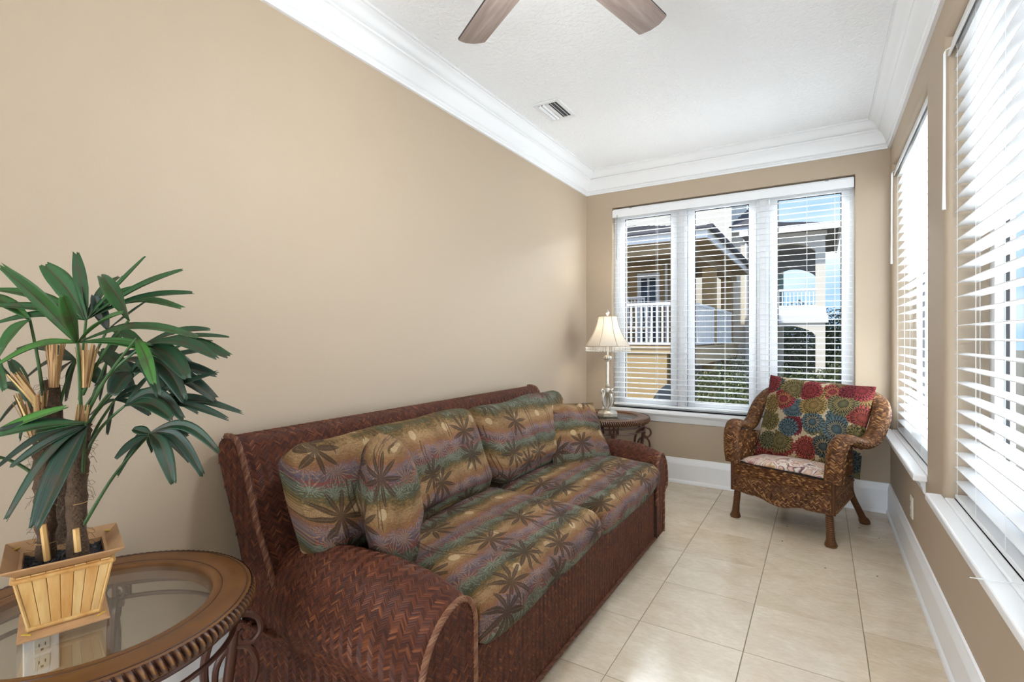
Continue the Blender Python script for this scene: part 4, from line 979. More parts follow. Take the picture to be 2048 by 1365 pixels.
# ------------------------------------------------------------------ round end tables with glass tops
def end_table(label, c, group, turn):
    ZT_ = 0.585; R = 0.345; RG = 0.248
    t = thing('end_table', label, 'table', (c[0], c[1], 0), 0, group)
    N = 96
    mb = MB(); prof = [(RG-0.004, ZT_-0.016), (RG, ZT_-0.006), (RG+0.004, ZT_-0.002), (RG+0.018, ZT_), (RG+0.022, ZT_-0.0015), (RG+0.026, ZT_), (R-0.020, ZT_-0.001), (R-0.016, ZT_-0.0025), (R-0.012, ZT_-0.001), (R-0.006, ZT_-0.004), (R-0.006, ZT_-0.045), (RG-0.004, ZT_-0.045)]
    n = len(prof)
    mb.grid(lambda u, v: (prof[int(round(v*n)) % n][0]*cos(2*pi*u), prof[int(round(v*n)) % n][0]*sin(2*pi*u), prof[int(round(v*n)) % n][1]), N, n, True, True)
    top = obj('table_rim', mb, M['tablewood'], t, local=True)
    mb = MB()
    for rr_ in (RG+0.022, R-0.016): mb.tube([(rr_*cos(2*pi*i/96), rr_*sin(2*pi*i/96), ZT_-0.0012) for i in range(96)], 0.0016, 6, closed=True)
    obj('inlay_line', mb, M['tablegroove'], top, local=True)
    mb = MB(); K = 128
    for k in range(K):                              # carved gadroon edge
        a = 2*pi*k/K; hw = pi*R/K*0.98; sl = 0.55
        e_r = Vector((cos(a), sin(a), 0)); e_t = Vector((-sin(a), cos(a), 0)); vs = []; base = len(mb.v)
        for i in range(6):
            f = i/5; z = ZT_-0.003-0.040*f; bul = 0.013*sin(pi*(0.12+0.80*f)); sh = sl*(f-0.5)*0.03
            for j in (-1, -0.5, 0, 0.5, 1):
                vs.append(e_r*(R-0.008+bul*(1-0.9*abs(j)**2.2))+e_t*(hw*j+sh)+Vector((0, 0, z)))
        s0 = len(mb.rnd); mb.add(vs, [(i*5+j, i*5+j+1, (i+1)*5+j+1, (i+1)*5+j) for i in range(5) for j in range(4)])
        for i in range(6):
            for j in range(5): mb.rnd[s0+i*5+j] = [0.0, 0.55, 1.0, 0.55, 0.0][j]*(1.0 if i in (1, 2, 3) else 0.5)
    obj('gadroon_edge', mb, M['gadroon'], top, local=True)
    mb = MB(); mb.lathe([(RG+0.002, ZT_-0.014), (RG+0.002, ZT_-0.008), (RG-0.012, ZT_-0.0065), (0.001, ZT_-0.0065)], 96); obj('glass_top', mb, M['tableglass'], t, local=True)
    # iron frame: two hoops, ring medallions, four scrolled legs
    za, zb = ZT_-0.072, ZT_-0.112; RF = 0.300
    for z in (za, zb):
        mb = MB(); mb.tube([(RF*cos(2*pi*i/72), RF*sin(2*pi*i/72), z) for i in range(72)], 0.0065, 8, closed=True); obj('hoop', mb, M['iron'], t, local=True)
    for k in range(4):
        a = radians(turn+90*k); e_r = Vector((cos(a), sin(a), 0)); e_t = Vector((-sin(a), cos(a), 0)); zc = (za+zb)/2
        mb = MB(); mb.tube([e_r*RF+e_t*0.024*cos(2*pi*i/24)+Vector((0, 0, zc+0.024*sin(2*pi*i/24))) for i in range(24)], 0.006, 8, closed=True)
        for s_ in (-1, 1): mb.tube([e_r*RF+e_t*0.034*s_+Vector((0, 0, ZT_-0.045)), e_r*RF+e_t*0.034*s_+Vector((0, 0, zb))], 0.006, 8)
        obj('ring_medallion', mb, M['iron'], t, local=True)
        mb = MB(); mb.obox(e_r*RF+Vector((0, 0, zb-0.012)), e_r*0.012, e_t*0.022, (0, 0, 0.010)); mb.tube([e_r*RF+Vector((0, 0, zb-0.02)), e_r*(RF-0.02)+Vector((0, 0, 0.28)), e_r*(RF-0.05)+Vector((0, 0, 0.14)), e_r*(RF+0.01)+Vector((0, 0, 0.01))], [0.013, 0.014, 0.012, 0.014], 10)
        obj('leg', mb, M['iron'], t, local=True)
    for k in range(4):
        a = radians(turn+90*k); e_r = Vector((cos(a), sin(a), 0)); e_t = Vector((-sin(a), cos(a), 0))
        def Q(r_, z_): return e_r*r_+Vector((0, 0, z_))
        mb = MB(); mb.smooth = True
        mb.tube([Q(RF, ZT_-0.045), Q(RF, zb-0.01)], 0.008, 8)
        S_ = smoothpath([Q(RF, zb+0.004), Q(RF+0.025, zb+0.008), Q(RF+0.056, zb-0.010), Q(RF+0.062, zb-0.044), Q(RF+0.042, zb-0.070), Q(RF+0.014, zb-0.066), Q(RF+0.008, zb-0.044), Q(RF+0.020, zb-0.034)], 40)
        mb.tube(S_, [0.0085]*30+[0.0085-0.0003*i for i in range(11)], 8)
        S2 = smoothpath([Q(RF-0.045, zb-0.20), Q(RF-0.046, zb-0.13), Q(RF-0.028, zb-0.086), Q(RF+0.002, zb-0.074), Q(RF+0.034, zb-0.086), Q(RF+0.052, zb-0.13), Q(RF+0.046, zb-0.18), Q(RF+0.010, zb-0.215), Q(RF-0.03, zb-0.20)], 48)
        mb.tube(S2, 0.0085, 8)
        S3 = smoothpath([Q(RF-0.002, zb), Q(RF-0.05, zb-0.03), Q(RF-0.072, zb-0.11), Q(RF-0.06, zb-0.24), Q(RF-0.045, 0.16), Q(RF+0.0, 0.05), Q(RF+0.03, 0.012), Q(RF+0.055, 0.010)], 48)
        mb.tube(S3, 0.0105, 8)
        obj('scroll_leg', mb, M['iron'], t, local=True)
    return t
TN = (0.385, 0.505); TF = (0.352, 4.035)
end_table('round glass-topped end table with carved rim under the potted palm', TN, 'matching round end tables', 62)
end_table('round glass-topped end table with carved rim under the lamp', TF, 'matching round end tables', 30)

# ------------------------------------------------------------------ table lamp
LX, LY, LZ = 0.352, 4.035, 0.5785
lamp = thing('table_lamp', 'lit silver table lamp with ivory bell shade and beaded fringe', 'lamp', (LX, LY, LZ))
mb = MB(); mb.lathe([(0.085, 0), (0.086, 0.010), (0.078, 0.014)], 8, (0, 0, 0)); obj('plinth', mb, M['silver'], lamp, local=True)
mb = MB(); mb.lathe([(0.078, 0.012), (0.083, 0.024), (0.074, 0.038), (0.050, 0.048), (0.036, 0.056), (0.020, 0.060)], 48, lobes=8, amp=0.045); obj('foot', mb, M['silver'], lamp, local=True)
mb = MB(); mb.lathe([(0.018, 0.056), (0.014, 0.085), (0.012, 0.13), (0.018, 0.17), (0.024, 0.195), (0.026, 0.215), (0.018, 0.235), (0.020, 0.24), (0.022, 0.250), (0.016, 0.258), (0.020, 0.262), (0.014, 0.268), (0.0125, 0.275), (0.0125, 0.455), (0.018, 0.46), (0.012, 0.466)], 24); obj('column', mb, M['silver'], lamp, local=True)
for k in range(4):
    a = pi/4+pi/2*k+0.2; e = Vector((cos(a), sin(a), 0))
    mb = MB(); pts = smoothpath([e*0.016+Vector((0, 0, 0.066)), e*0.040+Vector((0, 0, 0.10)), e*0.046+Vector((0, 0, 0.15)), e*0.034+Vector((0, 0, 0.195)), e*0.050+Vector((0, 0, 0.222)), e*0.062+Vector((0, 0, 0.214)), e*0.060+Vector((0, 0, 0.198)), e*0.052+Vector((0, 0, 0.204))], 36)
    mb.tube(pts, [0.010]*20+[0.0095-0.0002*i for i in range(17)], 8); obj('leaf_scroll', mb, M['silver'], lamp, local=True)
    mb = MB(); mb.tube(smoothpath([e*0.048+Vector((0, 0, 0.20)), e*0.056+Vector((0, 0, 0.16)), e*0.058+Vector((0, 0, 0.128))], 10), [0.006]*6+[0.004]*5, 6); obj('drop', mb, M['silver'], lamp, local=True)
mb = MB(); mb.lathe([(0.010, 0.462), (0.028, 0.472), (0.035, 0.487), (0.030, 0.503), (0.012, 0.512)], 48, lobes=12, amp=0.06); obj('melon_knob', mb, M['silver'], lamp, local=True)
mb = MB(); mb.lathe([(0.007, 0.512), (0.007, 0.60), (0.018, 0.605), (0.018, 0.655), (0.010, 0.66)], 16); obj('socket', mb, M['silver'], lamp, local=True)
mb = MB(); mb.lathe([(0.010, 0.66), (0.028, 0.69), (0.030, 0.712), (0.020, 0.735), (0.004, 0.745)], 20); obj('bulb', mb, M['bulb'], lamp, local=True)
mb = MB(); mb.tube([Vector((0.045*sin(2*pi*i/40)*(1 if True else 0), 0, 0.71+0.118*cos(2*pi*i/40)*(1))) for i in range(40)], 0.0014, 6, closed=True); obj('harp', mb, M['silver'], lamp, local=True)
ZB, ZTp = 0.588, 0.838
def shade_r(f):      # bell curve, f 0 bottom .. 1 top
    return 0.082+0.104*(1-f)**1.75+0.006*(1-f)
NS = 8
def shade_pt(a, f, k=0.0):
    s_ = (a*NS/(2*pi)) % 1.0; flat = 1-0.030*sin(pi*s_)
    r_ = shade_r(f)*flat+k; return Vector((r_*cos(a), r_*sin(a), ZB+(ZTp-ZB)*f))
mb = MB(); mb.grid(lambda u, v: shade_pt(2*pi*u, v), 96, 22, True); mb.grid(lambda u, v: shade_pt(2*pi*u, v, -0.0012), 96, 22, True); sh = obj('lamp_shade', mb, M['shade'], lamp, local=True)
for k in range(NS):
    a = 2*pi*k/NS; mb = MB(); mb.tube([shade_pt(a+1e-4, i/16, 0.001) for i in range(17)], 0.0022, 6); obj('piping', mb, M['shade_rib'], sh, local=True)
for f, rr_ in ((0.0, 0.0034), (1.0, 0.0032)):
    mb = MB(); mb.tube([shade_pt(2*pi*i/96, f, 0.001) for i in range(96)], rr_, 6, closed=True); obj('trim_band', mb, M['shade_rib'], sh, local=True)
mb = MB()
for k in range(3): mb.tube([(0, 0, ZTp-0.010), (0.081*cos(k*2.094), 0.081*sin(k*2.094), ZTp-0.004)], 0.0016, 5)
obj('spider', mb, M['silver'], sh, local=True)
mb = MB(); mb.lathe([(0.004, ZTp-0.012), (0.006, ZTp+0.012), (0.015, ZTp+0.022), (0.017, ZTp+0.034), (0.008, ZTp+0.046), (0.003, ZTp+0.058), (0.001, ZTp+0.062)], 16); obj('finial', mb, M['silver'], lamp, local=True)
bead = MB(); bead.lathe([(0.0009, 0), (0.0009, -0.006), (0.0026, -0.010), (0.0026, -0.026), (0.0012, -0.029), (0.0040, -0.033), (0.0042, -0.039), (0.0008, -0.043)], 6)
bme_ = make_mesh('bead_drop', bead, M['bead'])
for k in range(96):
    o = link(bpy.data.objects.new('bead_drop', bme_), sh); o.location = shade_pt(2*pi*(k+0.5)/96, 0.0)-Vector((0, 0, 0.003))
ld = bpy.data.lights.new('lamp_bulb_light', 'POINT'); ld.energy = 8.0; ld.color = (1.0, 0.91, 0.79); ld.shadow_soft_size = 0.03
lo = link(bpy.data.objects.new('lamp_bulb_light', ld)); lo.location = (LX, LY, LZ+0.752)
# ------------------------------------------------------------------ wicker armchair (local: x right, y back, z up)
chair = thing('wicker_armchair', 'honey-brown woven wicker armchair with scalloped skirt and curling arms', 'chair', (1.659, 3.640, 0), radians(-23.64))
HW = 0.318
def checker(mb, fn, lu, lv, cu=0.016, cv=0.0105, test=None, lift=0.003):
    """basket weave: short canes over and under upright stakes"""
    nu = max(1, int(lu/cu)); nv = max(1, int(lv/cv))
    for j in range(nv):
        for i in range(-1, nu+1):
            uc = (i+(0.5 if j % 2 == 0 else 1.0))*lu/nu; vc = (j+0.5)*lv/nv
            if test and not test(uc, vc): continue
            mb.cur = random.random(); vs = []
            for a in (-1, 0, 1):
                for b in (-1, 0, 1):
                    u = min(max(uc+a*cu*0.52, 0), lu); v = min(max(vc+b*cv*0.46, 0), lv); p, nn = fn(u, v)
                    vs.append(p+nn*lift*((1.0 if a == 0 else 0.0)*(1.0 if b == 0 else 0.45)))
            mb.add(vs, [(0,3,4,1),(1,4,5,2),(3,6,7,4),(4,7,8,5)])
    return mb
def skirt_z(x):
    a = abs(x); 
    if a > 0.16: return 0.192+0.004*cos(a*20)
    return 0.192-0.030*(0.5+0.5*cos(pi*a/0.16))
def cart(name, mb, mat, par=None, **k): return obj(name, mb, mat, par or chair, local=True, **k)
# front, side and back skirts
def panel(name, fn, lu, z0fn, z1, weave_split):
    mb = MB(); n = 40
    mb.grid(lambda u, v: fn(u*lu)[0]-fn(u*lu)[1]*0.004+Vector((0, 0, z0fn(u*lu)+(z1-z0fn(u*lu))*v)), n, 6)
    mb.grid(lambda u, v: fn(u*lu)[0]-fn(u*lu)[1]*0.016+Vector((0, 0, z0fn(u*lu)+(z1-z0fn(u*lu))*v)), n, 6)
    p = cart(name, mb, M['wicker_core'])
    mb = MB()
    checker(mb, lambda u, v: (fn(u)[0]+Vector((0, 0, weave_split+v)), fn(u)[1]), lu, z1-weave_split, 0.017, 0.0072)
    lo = min(z0fn(lu*i/40) for i in range(41))
    weave(mb, lambda u, v: (fn(u)[0]+Vector((0, 0, max(lo+v, z0fn(u)))), fn(u)[1]), lu, weave_split-lo, 0.0155, 0.0068, test=lambda u, v: lo+v > z0fn(u), lift=0.0028)
    cart('woven_cane', mb, M['wicker'], p, smooth=True)['kind'] = 'stuff'
    mb = MB(); braid(mb, [fn(lu*i/60)[0]+fn(lu*i/60)[1]*0.003+Vector((0, 0, z0fn(lu*i/60))) for i in range(61)], 0.0062, 0.035, 3)
    braid(mb, [fn(lu*i/30)[0]+fn(lu*i/30)[1]*0.003+Vector((0, 0, weave_split)) for i in range(31)], 0.0052, 0.035, 3)
    cart('cane_edge', mb, M['wicker'], p); return p
fr = panel('front_skirt', lambda u: (Vector((-HW+u, -0.012, 0)), Vector((0, -1, 0))), 2*HW, lambda u: skirt_z(-HW+u), 0.385, 0.298)
mb = MB()        # crossed wave bands on the front skirt
for s_ in (-1, 1):
    pts = smoothpath([(s_*-0.225, -0.018, 0.288), (s_*-0.19, -0.018, 0.270), (s_*-0.13, -0.018, 0.215), (s_*-0.05, -0.018, 0.176), (s_*0.03, -0.018, 0.166)], 30); braid(mb, pts, 0.0058, 0.03, 3)
cart('cane_edge', mb, M['wicker'], fr)
SD = 0.50
for s_ in (-1, 1):
    mb = MB(); mb.cur = 0.3; mb.tube([(s_*0.318, -0.006, 0.19), (s_*0.318, -0.006, 0.388)], 0.013, 10); obj('corner_post', mb, M['wicker'], chair, local=True)
for s_ in (-1, 1):
    panel('side_skirt', lambda u, s_=s_: (Vector((s_*(HW+0.010-0.10*u/SD), u, 0)), Vector((s_, 0.18, 0)).normalized()), SD, lambda u: 0.205+0.04*sin(pi*u/SD)*0, 0.385, 0.298)
panel('back_skirt', lambda u: (Vector((HW-0.09-u, SD, 0)), Vector((0, 1, 0))), 2*HW-0.18, lambda u: 0.205, 0.385, 0.298)
mb = MB(); mb.smooth = False
mb.add([(-HW, 0, 0.372), (HW, 0, 0.372), (HW-0.09, SD, 0.372), (-HW+0.09, SD, 0.372), (-HW, 0, 0.388), (HW, 0, 0.388), (HW-0.09, SD, 0.388), (-HW+0.09, SD, 0.388)], [(3, 2, 1, 0), (4, 5, 6, 7), (0, 1, 5, 4), (1, 2, 6, 5), (2, 3, 7, 6), (3, 0, 4, 7)])
cart('seat_deck', mb, M['wicker_core'])
# legs wrapped in cane
def wleg(path, rad):
    mb = MB(); mb.cur = 0.25; P = smoothpath(path, 26); R_ = [lerp_table([(0, rad), (0.62, rad*0.95), (0.80, rad*1.05), (0.92, rad*1.55), (1.0, rad*1.25)], i/26) for i in range(27)]
    mb.tube(P, R_, 12); d = 0
    pts = []
    for i in range(26*10):
        t_ = i/260; k = min(25, int(t_*26)); f = t_*26-k; c = P[k].lerp(P[k+1], f); r_ = R_[k]*(1-f)+R_[k+1]*f; a = i*0.72
        pts.append(c+Vector((cos(a), sin(a), 0))*(r_+0.0012))
    mb.cur = 0.75; mb.tube(pts, 0.0024, 5); cart('leg', mb, M['wicker'])
for s_ in (-1, 1):
    wleg([(s_*0.288, 0.012, 0.37), (s_*0.290, 0.010, 0.20), (s_*0.298, 0.004, 0.08), (s_*0.303, 0.0, 0.0)], 0.0215)
    wleg([(s_*0.215, 0.455, 0.36), (s_*0.222, 0.475, 0.22), (s_*0.245, 0.545, 0.09), (s_*0.262, 0.600, 0.0)], 0.0205)
# arms + back rim: one broad woven roll from the front of each arm up round the back
RIM = [(0.318, -0.004, 0.385), (0.326, -0.010, 0.48), (0.332, 0.000, 0.570), (0.342, 0.045, 0.625), (0.352, 0.110, 0.628), (0.362, 0.200, 0.602), (0.376, 0.285, 0.592), (0.388, 0.365, 0.622),
       (0.394, 0.430, 0.690), (0.388, 0.490, 0.762), (0.355, 0.545, 0.822), (0.270, 0.590, 0.862), (0.14, 0.615, 0.882), (0.0, 0.622, 0.888)]
full = [(-x, y, z) for x, y, z in RIM]+RIM[::-1][1:]
NP = 130; P = smoothpath(full, NP)
def rim_frame(i):
    i = max(0, min(NP, i)); t_ = (P[min(i+1, NP)]-P[max(i-1, 0)]).normalized()
    side = Vector((1, 0, 0)) if P[i].x > 0 else Vector((-1, 0, 0))
    f = i/NP; mid = 1-min(1, abs(f-0.5)/0.20)                     # 1 in the middle of the back
    side = (side*(1-max(0, mid))+Vector((0, 1, 0))*max(0, mid)); side = (side-t_*side.dot(t_)).normalized()
    up = side.cross(t_)
    if up.dot(Vector((0, -0.6, 1))) < 0: up = -up
    return P[i], t_, side, up
def rim_pt(fi, a):
    i = int(max(0, min(NP-1, fi))); f = fi-i
    c0, t0, s0, u0 = rim_frame(i); c1, t1, s1, u1 = rim_frame(i+1)
    c = c0.lerp(c1, f); s_ = s0.lerp(s1, f); u_ = u0.lerp(u1, f)
    w_, h_ = 0.049, 0.030
    ca, sa = cos(a), sin(a)
    return c+s_*w_*math.copysign(abs(ca)**0.8, ca)+u_*h_*math.copysign(abs(sa)**0.8, sa), (s_*ca*0.6+u_*sa).normalized()
mb = MB(); mb.grid(lambda u, v: rim_pt(u*NP, 2*pi*v)[0], NP, 20, False, True)
rim = cart('arm_roll', mb, M['wicker_core'])
tot = sum((P[i+1]-P[i]).length for i in range(NP))
mb = MB()       # herringbone over the upper and outer faces
weave(mb, lambda u, v: rim_pt(v/tot*NP, radians(-70)+u/0.21*radians(320)), 0.21, tot, 0.0125, 0.0066, lift=0.0028)
cart('woven_cane', mb, M['wicker'], rim, smooth=True)['kind'] = 'stuff'
mb = MB()
for a in (radians(-8), radians(188)): braid(mb, [rim_pt(i, a)[0] for i in range(NP+1)], 0.0065, 0.035, 3)
cart('cane_edge', mb, M['wicker'], rim)
# inner side panels under the arms and the woven back
def arm_low(y):      # underside of the arm at depth y
    return lerp_table([(0.0, 0.57), (0.06, 0.604), (0.12, 0.606), (0.2, 0.58), (0.30, 0.568), (0.36, 0.59)], y)
for s_ in (-1, 1):
    ln_ = 0.27; mb = MB(); xx = lambda y: s_*(0.286+0.05*y)
    mb.grid(lambda u, v: (xx(u*ln_), u*ln_, 0.386+(arm_low(u*ln_)-0.386)*v), 14, 8); mb.grid(lambda u, v: (xx(u*ln_)+s_*0.010, u*ln_, 0.386+(arm_low(u*ln_)-0.386)*v), 14, 8)
    sp = cart('side_panel', mb, M['wicker_core'])
    mb = MB()
    for off, dr in ((0.0, -1), (0.010, 1)):
        checker(mb, lambda u, v, off=off, dr=dr: (Vector((xx(u)+s_*off, u, 0.386+v)), Vector((s_*dr, 0, 0))), ln_, 0.225, 0.019, 0.0135, test=lambda u, v: 0.39+v < arm_low(u), lift=0.004)
    cart('woven_cane', mb, M['wicker'], sp, smooth=True)['kind'] = 'stuff'
def back_pt(u, v):      # u -1..1, v 0..1
    top = Vector((u*0.335, 0.60-0.10*abs(u)**3, 0.862-0.075*abs(u)**3)); bot = Vector((u*0.235, 0.47, 0.386))
    p = bot.lerp(top, v); p.y += 0.02*(1-u*u)*sin(pi*v); return p
for s_, dr in ((0.0, -1), (0.012, 1)):
    mb = MB(); mb.grid(lambda u, v: back_pt(2*u-1, v)+Vector((0, s_, 0)), 24, 16)
    bp_ = cart('back_panel', mb, M['wicker_core'])
    mb = MB(); checker(mb, lambda u, v: (back_pt(u/0.30-1, v/0.48)+Vector((0, s_, 0)), Vector((0, dr, 0))), 0.60, 0.48, 0.019, 0.0135, lift=0.004)
    cart('woven_cane', mb, M['wicker'], bp_, smooth=True)['kind'] = 'stuff'
# seat pad and big pillow
def from_chair(p): return chair.matrix_basis @ Vector(p)
RZ = Matrix.Rotation(radians(-23.64), 3, 'Z')
mb = MB(); n = 30
def pad(u, v, s_):
    a, b = 2*u-1, 2*v-1; e = (max(0, 1-a**6)*max(0, 1-b**6))**0.45
    x = a*(0.272-0.045*v); y = 0.005+v*0.43; drop = -0.012*max(0, 0.12-v)/0.12
    return Vector((x, y-0.004*cos(a*9), 0.407+drop+s_*(0.022+0.003*sin(9*x*3)*cos(y*17))*e+0.004*sin(12*x+5*y)))
for s_ in (1, -1): mb.grid(lambda u, v: pad(u, v, s_), n, n, uvfn=lambda u, v: (u*0.55+0.3, v*0.45))
me = make_mesh('seat_pad', mb, M['paisley']); bm = bmesh.new(); bm.from_mesh(me); bmesh.ops.remove_doubles(bm, verts=bm.verts, dist=0.0004); bmesh.ops.recalc_face_normals(bm, faces=bm.faces); bm.to_mesh(me); bm.free()
o = link(bpy.data.objects.new('seat_pad', me)); o.location = (1.659, 3.640, 0); o.rotation_euler = (0, 0, radians(-23.64))
tag(o, 'thin white and maroon paisley seat pad on the wicker armchair', 'cushion')
pl = pillow_mesh(0.655, 0.605, 0.21, seed=11, uvoff=(0.4, 0.3), corner=0.045, n=32)
o = link(bpy.data.objects.new('flower_pillow', make_mesh('flower_pillow', pl, M['dahlia'])))
xd = RZ @ Vector((1.0, 0.10, -0.06)); zd = RZ @ Vector((0.04, 0.36, 0.93)); place(o, from_chair((0.022, 0.375, 0.660)), xd, zd)
tag(o, 'large square pillow printed with red, teal and gold dahlias', 'pillow')
# ------------------------------------------------------------------ potted lady palm in a bamboo planter
PC = Vector((0.362, 0.458, 0.5790)); PA = radians(-16)      # planter centre, turn about z
plant = thing('potted_palm', 'leafy lady palm in a square bamboo planter on the glass table', 'plant', PC, 0)
RP = Matrix.Rotation(PA, 3, 'Z')
def pw(x, y, z): return RP @ Vector((x, y, z))
pot = None
s0, s1, ph = 0.056, 0.080, 0.150        # half widths bottom / top, height
mb = MB(); mb.smooth = False
def ringp(h, z): return [pw(-h, -h, z), pw(h, -h, z), pw(h, h, z), pw(-h, h, z)]
vs = ringp(s0-0.002, 0.012)+ringp(s1-0.002, ph)+ringp(s1-0.008, ph)+ringp(s0-0.008, 0.02)
fs = []
for q in (0, 4, 8): fs += [(q+k, q+(k+1) % 4, q+4+(k+1) % 4, q+4+k) for k in range(4)]
fs += [(3, 2, 1, 0), (12, 13, 14, 15)]
mb.add(vs, fs); pot = obj('planter', mb, M['bamboo_rim'], plant, local=True, smooth=False)
rr = random.Random(5)
for side in range(4):
    Rs = Matrix.Rotation(side*pi/2, 3, 'Z'); n = 7
    cuts = [0]+sorted([(k+rr.uniform(-0.2, 0.2))/n for k in range(1, n)])+[1]
    for a, b in zip(cuts, cuts[1:]):
        g_ = 0.0025; mb = MB(); mb.smooth = False; vs = []
        for z, hw in ((0.014, s0), (ph-0.004, s1)):
            for f in (a+g_, b-g_):
                for d in (-0.0005, 0.0035+0.001*rr.random()):
                    p = Rs @ Vector((hw+d, (2*f-1)*hw, z)); vs.append(pw(*p))
        mb.add(vs, [(0,2,3,1),(4,5,7,6),(0,1,5,4),(2,6,7,3),(1,3,7,5),(0,4,6,2)]); obj('bamboo_slat', mb, M['bamboo'], pot, local=True, bevel=0.0012, smooth=False)
    for z, hw, nm in ((0.020, s0+0.004, 0), (ph-0.012, s1+0.004, 1)):      # half-round battens
        mb = MB(); mb.tube([pw(*(Rs @ Vector((hw, -hw, z)))), pw(*(Rs @ Vector((hw, 0, z)))), pw(*(Rs @ Vector((hw, hw, z))))], 0.0055, 8); obj('batten', mb, M['bamboo'], pot, local=True)
    mb = MB(); mb.tube([pw(*(Rs @ Vector((s0+0.003, s0+0.003, 0.016)))), pw(*(Rs @ Vector((s1+0.003, s1+0.003, ph-0.006))))], 0.0035, 8); obj('corner_post', mb, M['bamboo'], pot, local=True)
    # sloping rim boards and base plate boards
    for z, i_, o_, zi, zo, nm in ((ph, s1-0.008, 0.104, ph-0.010, ph+0.016, 'rim_board'), (0.0, s0-0.01, 0.079, 0.016, 0.000, 'base_board')):
        mb = MB(); mb.smooth = False; vs = []
        for hw, zz in ((i_, zi), (o_, zo)):
            for e in (-1, 1):
                for d in (0, 0.0045): vs.append(pw(*(Rs @ Vector((hw, e*hw, zz+d)))))
        mb.add(vs, [(0,2,3,1),(4,5,7,6),(0,1,5,4),(2,6,7,3),(1,3,7,5),(0,4,6,2)]); obj(nm, mb, M['bamboo_rim'], pot, local=True, bevel=0.0015, smooth=False)
    for hw, z in ((s1+0.010, ph+0.008), (s0+0.012, 0.010)):
        mb = MB()
        for k in range(3): mb.tube([pw(*(Rs @ Vector((hw+0.002*k, hw-0.012, z+0.001)))), pw(*(Rs @ Vector((hw-0.012, hw+0.002*k, z+0.001))))], 0.0013, 5)
        obj('twine', mb, M['twine'], pot, local=True)
mb = MB(); mb.grid(lambda u, v: pw((2*u-1)*(s1-0.010), (2*v-1)*(s1-0.010), ph-0.012+0.006*sin(u*23)*cos(v*19)+0.004*sin(u*61+v*47)), 24, 24); obj('soil', mb, M['soil'], plant, local=True)

DZ = 1.190      # depth of the planter from the camera
def W3(u, v, d=0.0): return at(u, v, DZ+d)-PC
def trunk(path, r):
    P_ = smoothpath([W3(*q) for q in path], 24); mb = MB(); rr = random.Random(len(path)*7+int(path[0][0]))
    mb.tube(P_, [r*(1+0.16*rr.uniform(-1, 1)) for _ in P_], 14); o = obj('trunk', mb, M['trunk'], plant, local=True)
    mb = MB()
    for k in range(150):
        i = rr.randrange(24); a = rr.uniform(0, 2*pi); d_ = Vector((cos(a), sin(a), rr.uniform(-0.9, 0.5))); b = P_[i].lerp(P_[i+1], rr.random())+d_*r*0.9
        mb.tube([b, b+d_*0.010+Vector((0, 0, rr.uniform(-0.006, 0.004))), b+d_*0.016+Vector((0, 0, rr.uniform(-0.016, 0.010)))], 0.00045, 3, cap=False)
    obj('fibre', mb, M['fibre'], o, local=True)['kind'] = 'stuff'
    for k in range(4):                       # torn straw rings
        i = 3+k*5; mb = MB(); mb.cur = rr.random(); a0 = rr.uniform(0, 6)
        mb.tube([P_[i]+Vector((cos(a0+t_*0.4), sin(a0+t_*0.4), 0.02*sin(t_*0.5)))*(r*1.06) for t_ in range(9)], 0.0009, 4); obj('straw_ring', mb, M['straw'], o, local=True)
    return o
trunk([(92, 1118, -0.01), (92, 1040, -0.01), (88, 960, -0.01), (84, 880, -0.01), (82, 815, -0.01)], 0.019)
trunk([(156, 1112, 0.0), (153, 1030, 0.0), (155, 960, 0.0), (160, 895, 0.0), (163, 850, 0.0)], 0.0195)
trunk([(118, 1085, 0.06), (116, 1000, 0.06), (108, 900, 0.06), (104, 800, 0.06), (98, 760, 0.06)], 0.018)
def sheath(base, top, r0, r1, n, seed, d=0.0):
    """tuft of dry straw-coloured leaf sheaths"""
    rr = random.Random(seed); B, T = W3(*base, d), W3(*top, d); ax = (T-B); mb = MB(); s_ = Vector((ax.z, 0, -ax.x)); s_ = (RT-ax*RT.dot(ax)/ax.length_squared).normalized(); t_ = ax.normalized().cross(s_)
    for k in range(n):
        a = 2*pi*k/n+rr.uniform(-0.2, 0.2); mb.cur = rr.random(); dv = s_*cos(a)+t_*sin(a); l_ = rr.uniform(0.86, 1.08)
        p0, p1, p2 = B+dv*r0, B+ax*0.5*l_+dv*(r0*0.6+r1*0.4), B+ax*l_+dv*(r1*rr.uniform(0.85, 1.15)); w_ = (s_*-sin(a)+t_*cos(a))*rr.uniform(0.0022, 0.0040); o_ = dv*0.0006
        mb.add([p0-w_, p0+w_, p1-w_, p1+w_, p2-w_*0.5, p2+w_*0.5]+[q+o_ for q in (p0-w_, p0+w_, p1-w_, p1+w_, p2-w_*0.5, p2+w_*0.5)], [(0,1,3,2),(2,3,5,4),(6,8,9,7),(8,10,11,9),(0,6,7,1),(4,5,11,10),(0,2,8,6),(2,4,10,8),(1,7,9,3),(3,9,11,5)])
    obj('dry_sheath', mb, M['straw'], plant, local=True)
sheath((108, 775), (112, 682), 0.008, 0.018, 22, 1, 0.03)
sheath((168, 775), (175, 690), 0.010, 0.020, 22, 2, 0.0)
sheath((75, 880), (62, 790), 0.012, 0.030, 22, 3, -0.02)
sheath((80, 815), (28, 745), 0.006, 0.012, 10, 4, -0.02)
sheath((160, 860), (166, 812), 0.010, 0.012, 8, 6, -0.02)
for b, t_ in (((95, 1122), (86, 1050)), ((156, 1104), (152, 1058))):
    mb = MB(); p, q = W3(*b, -0.035), W3(*t_, -0.035); mb.tube([p, q], 0.0065, 6); obj('stake', mb, M['bamboo'], plant, local=True)
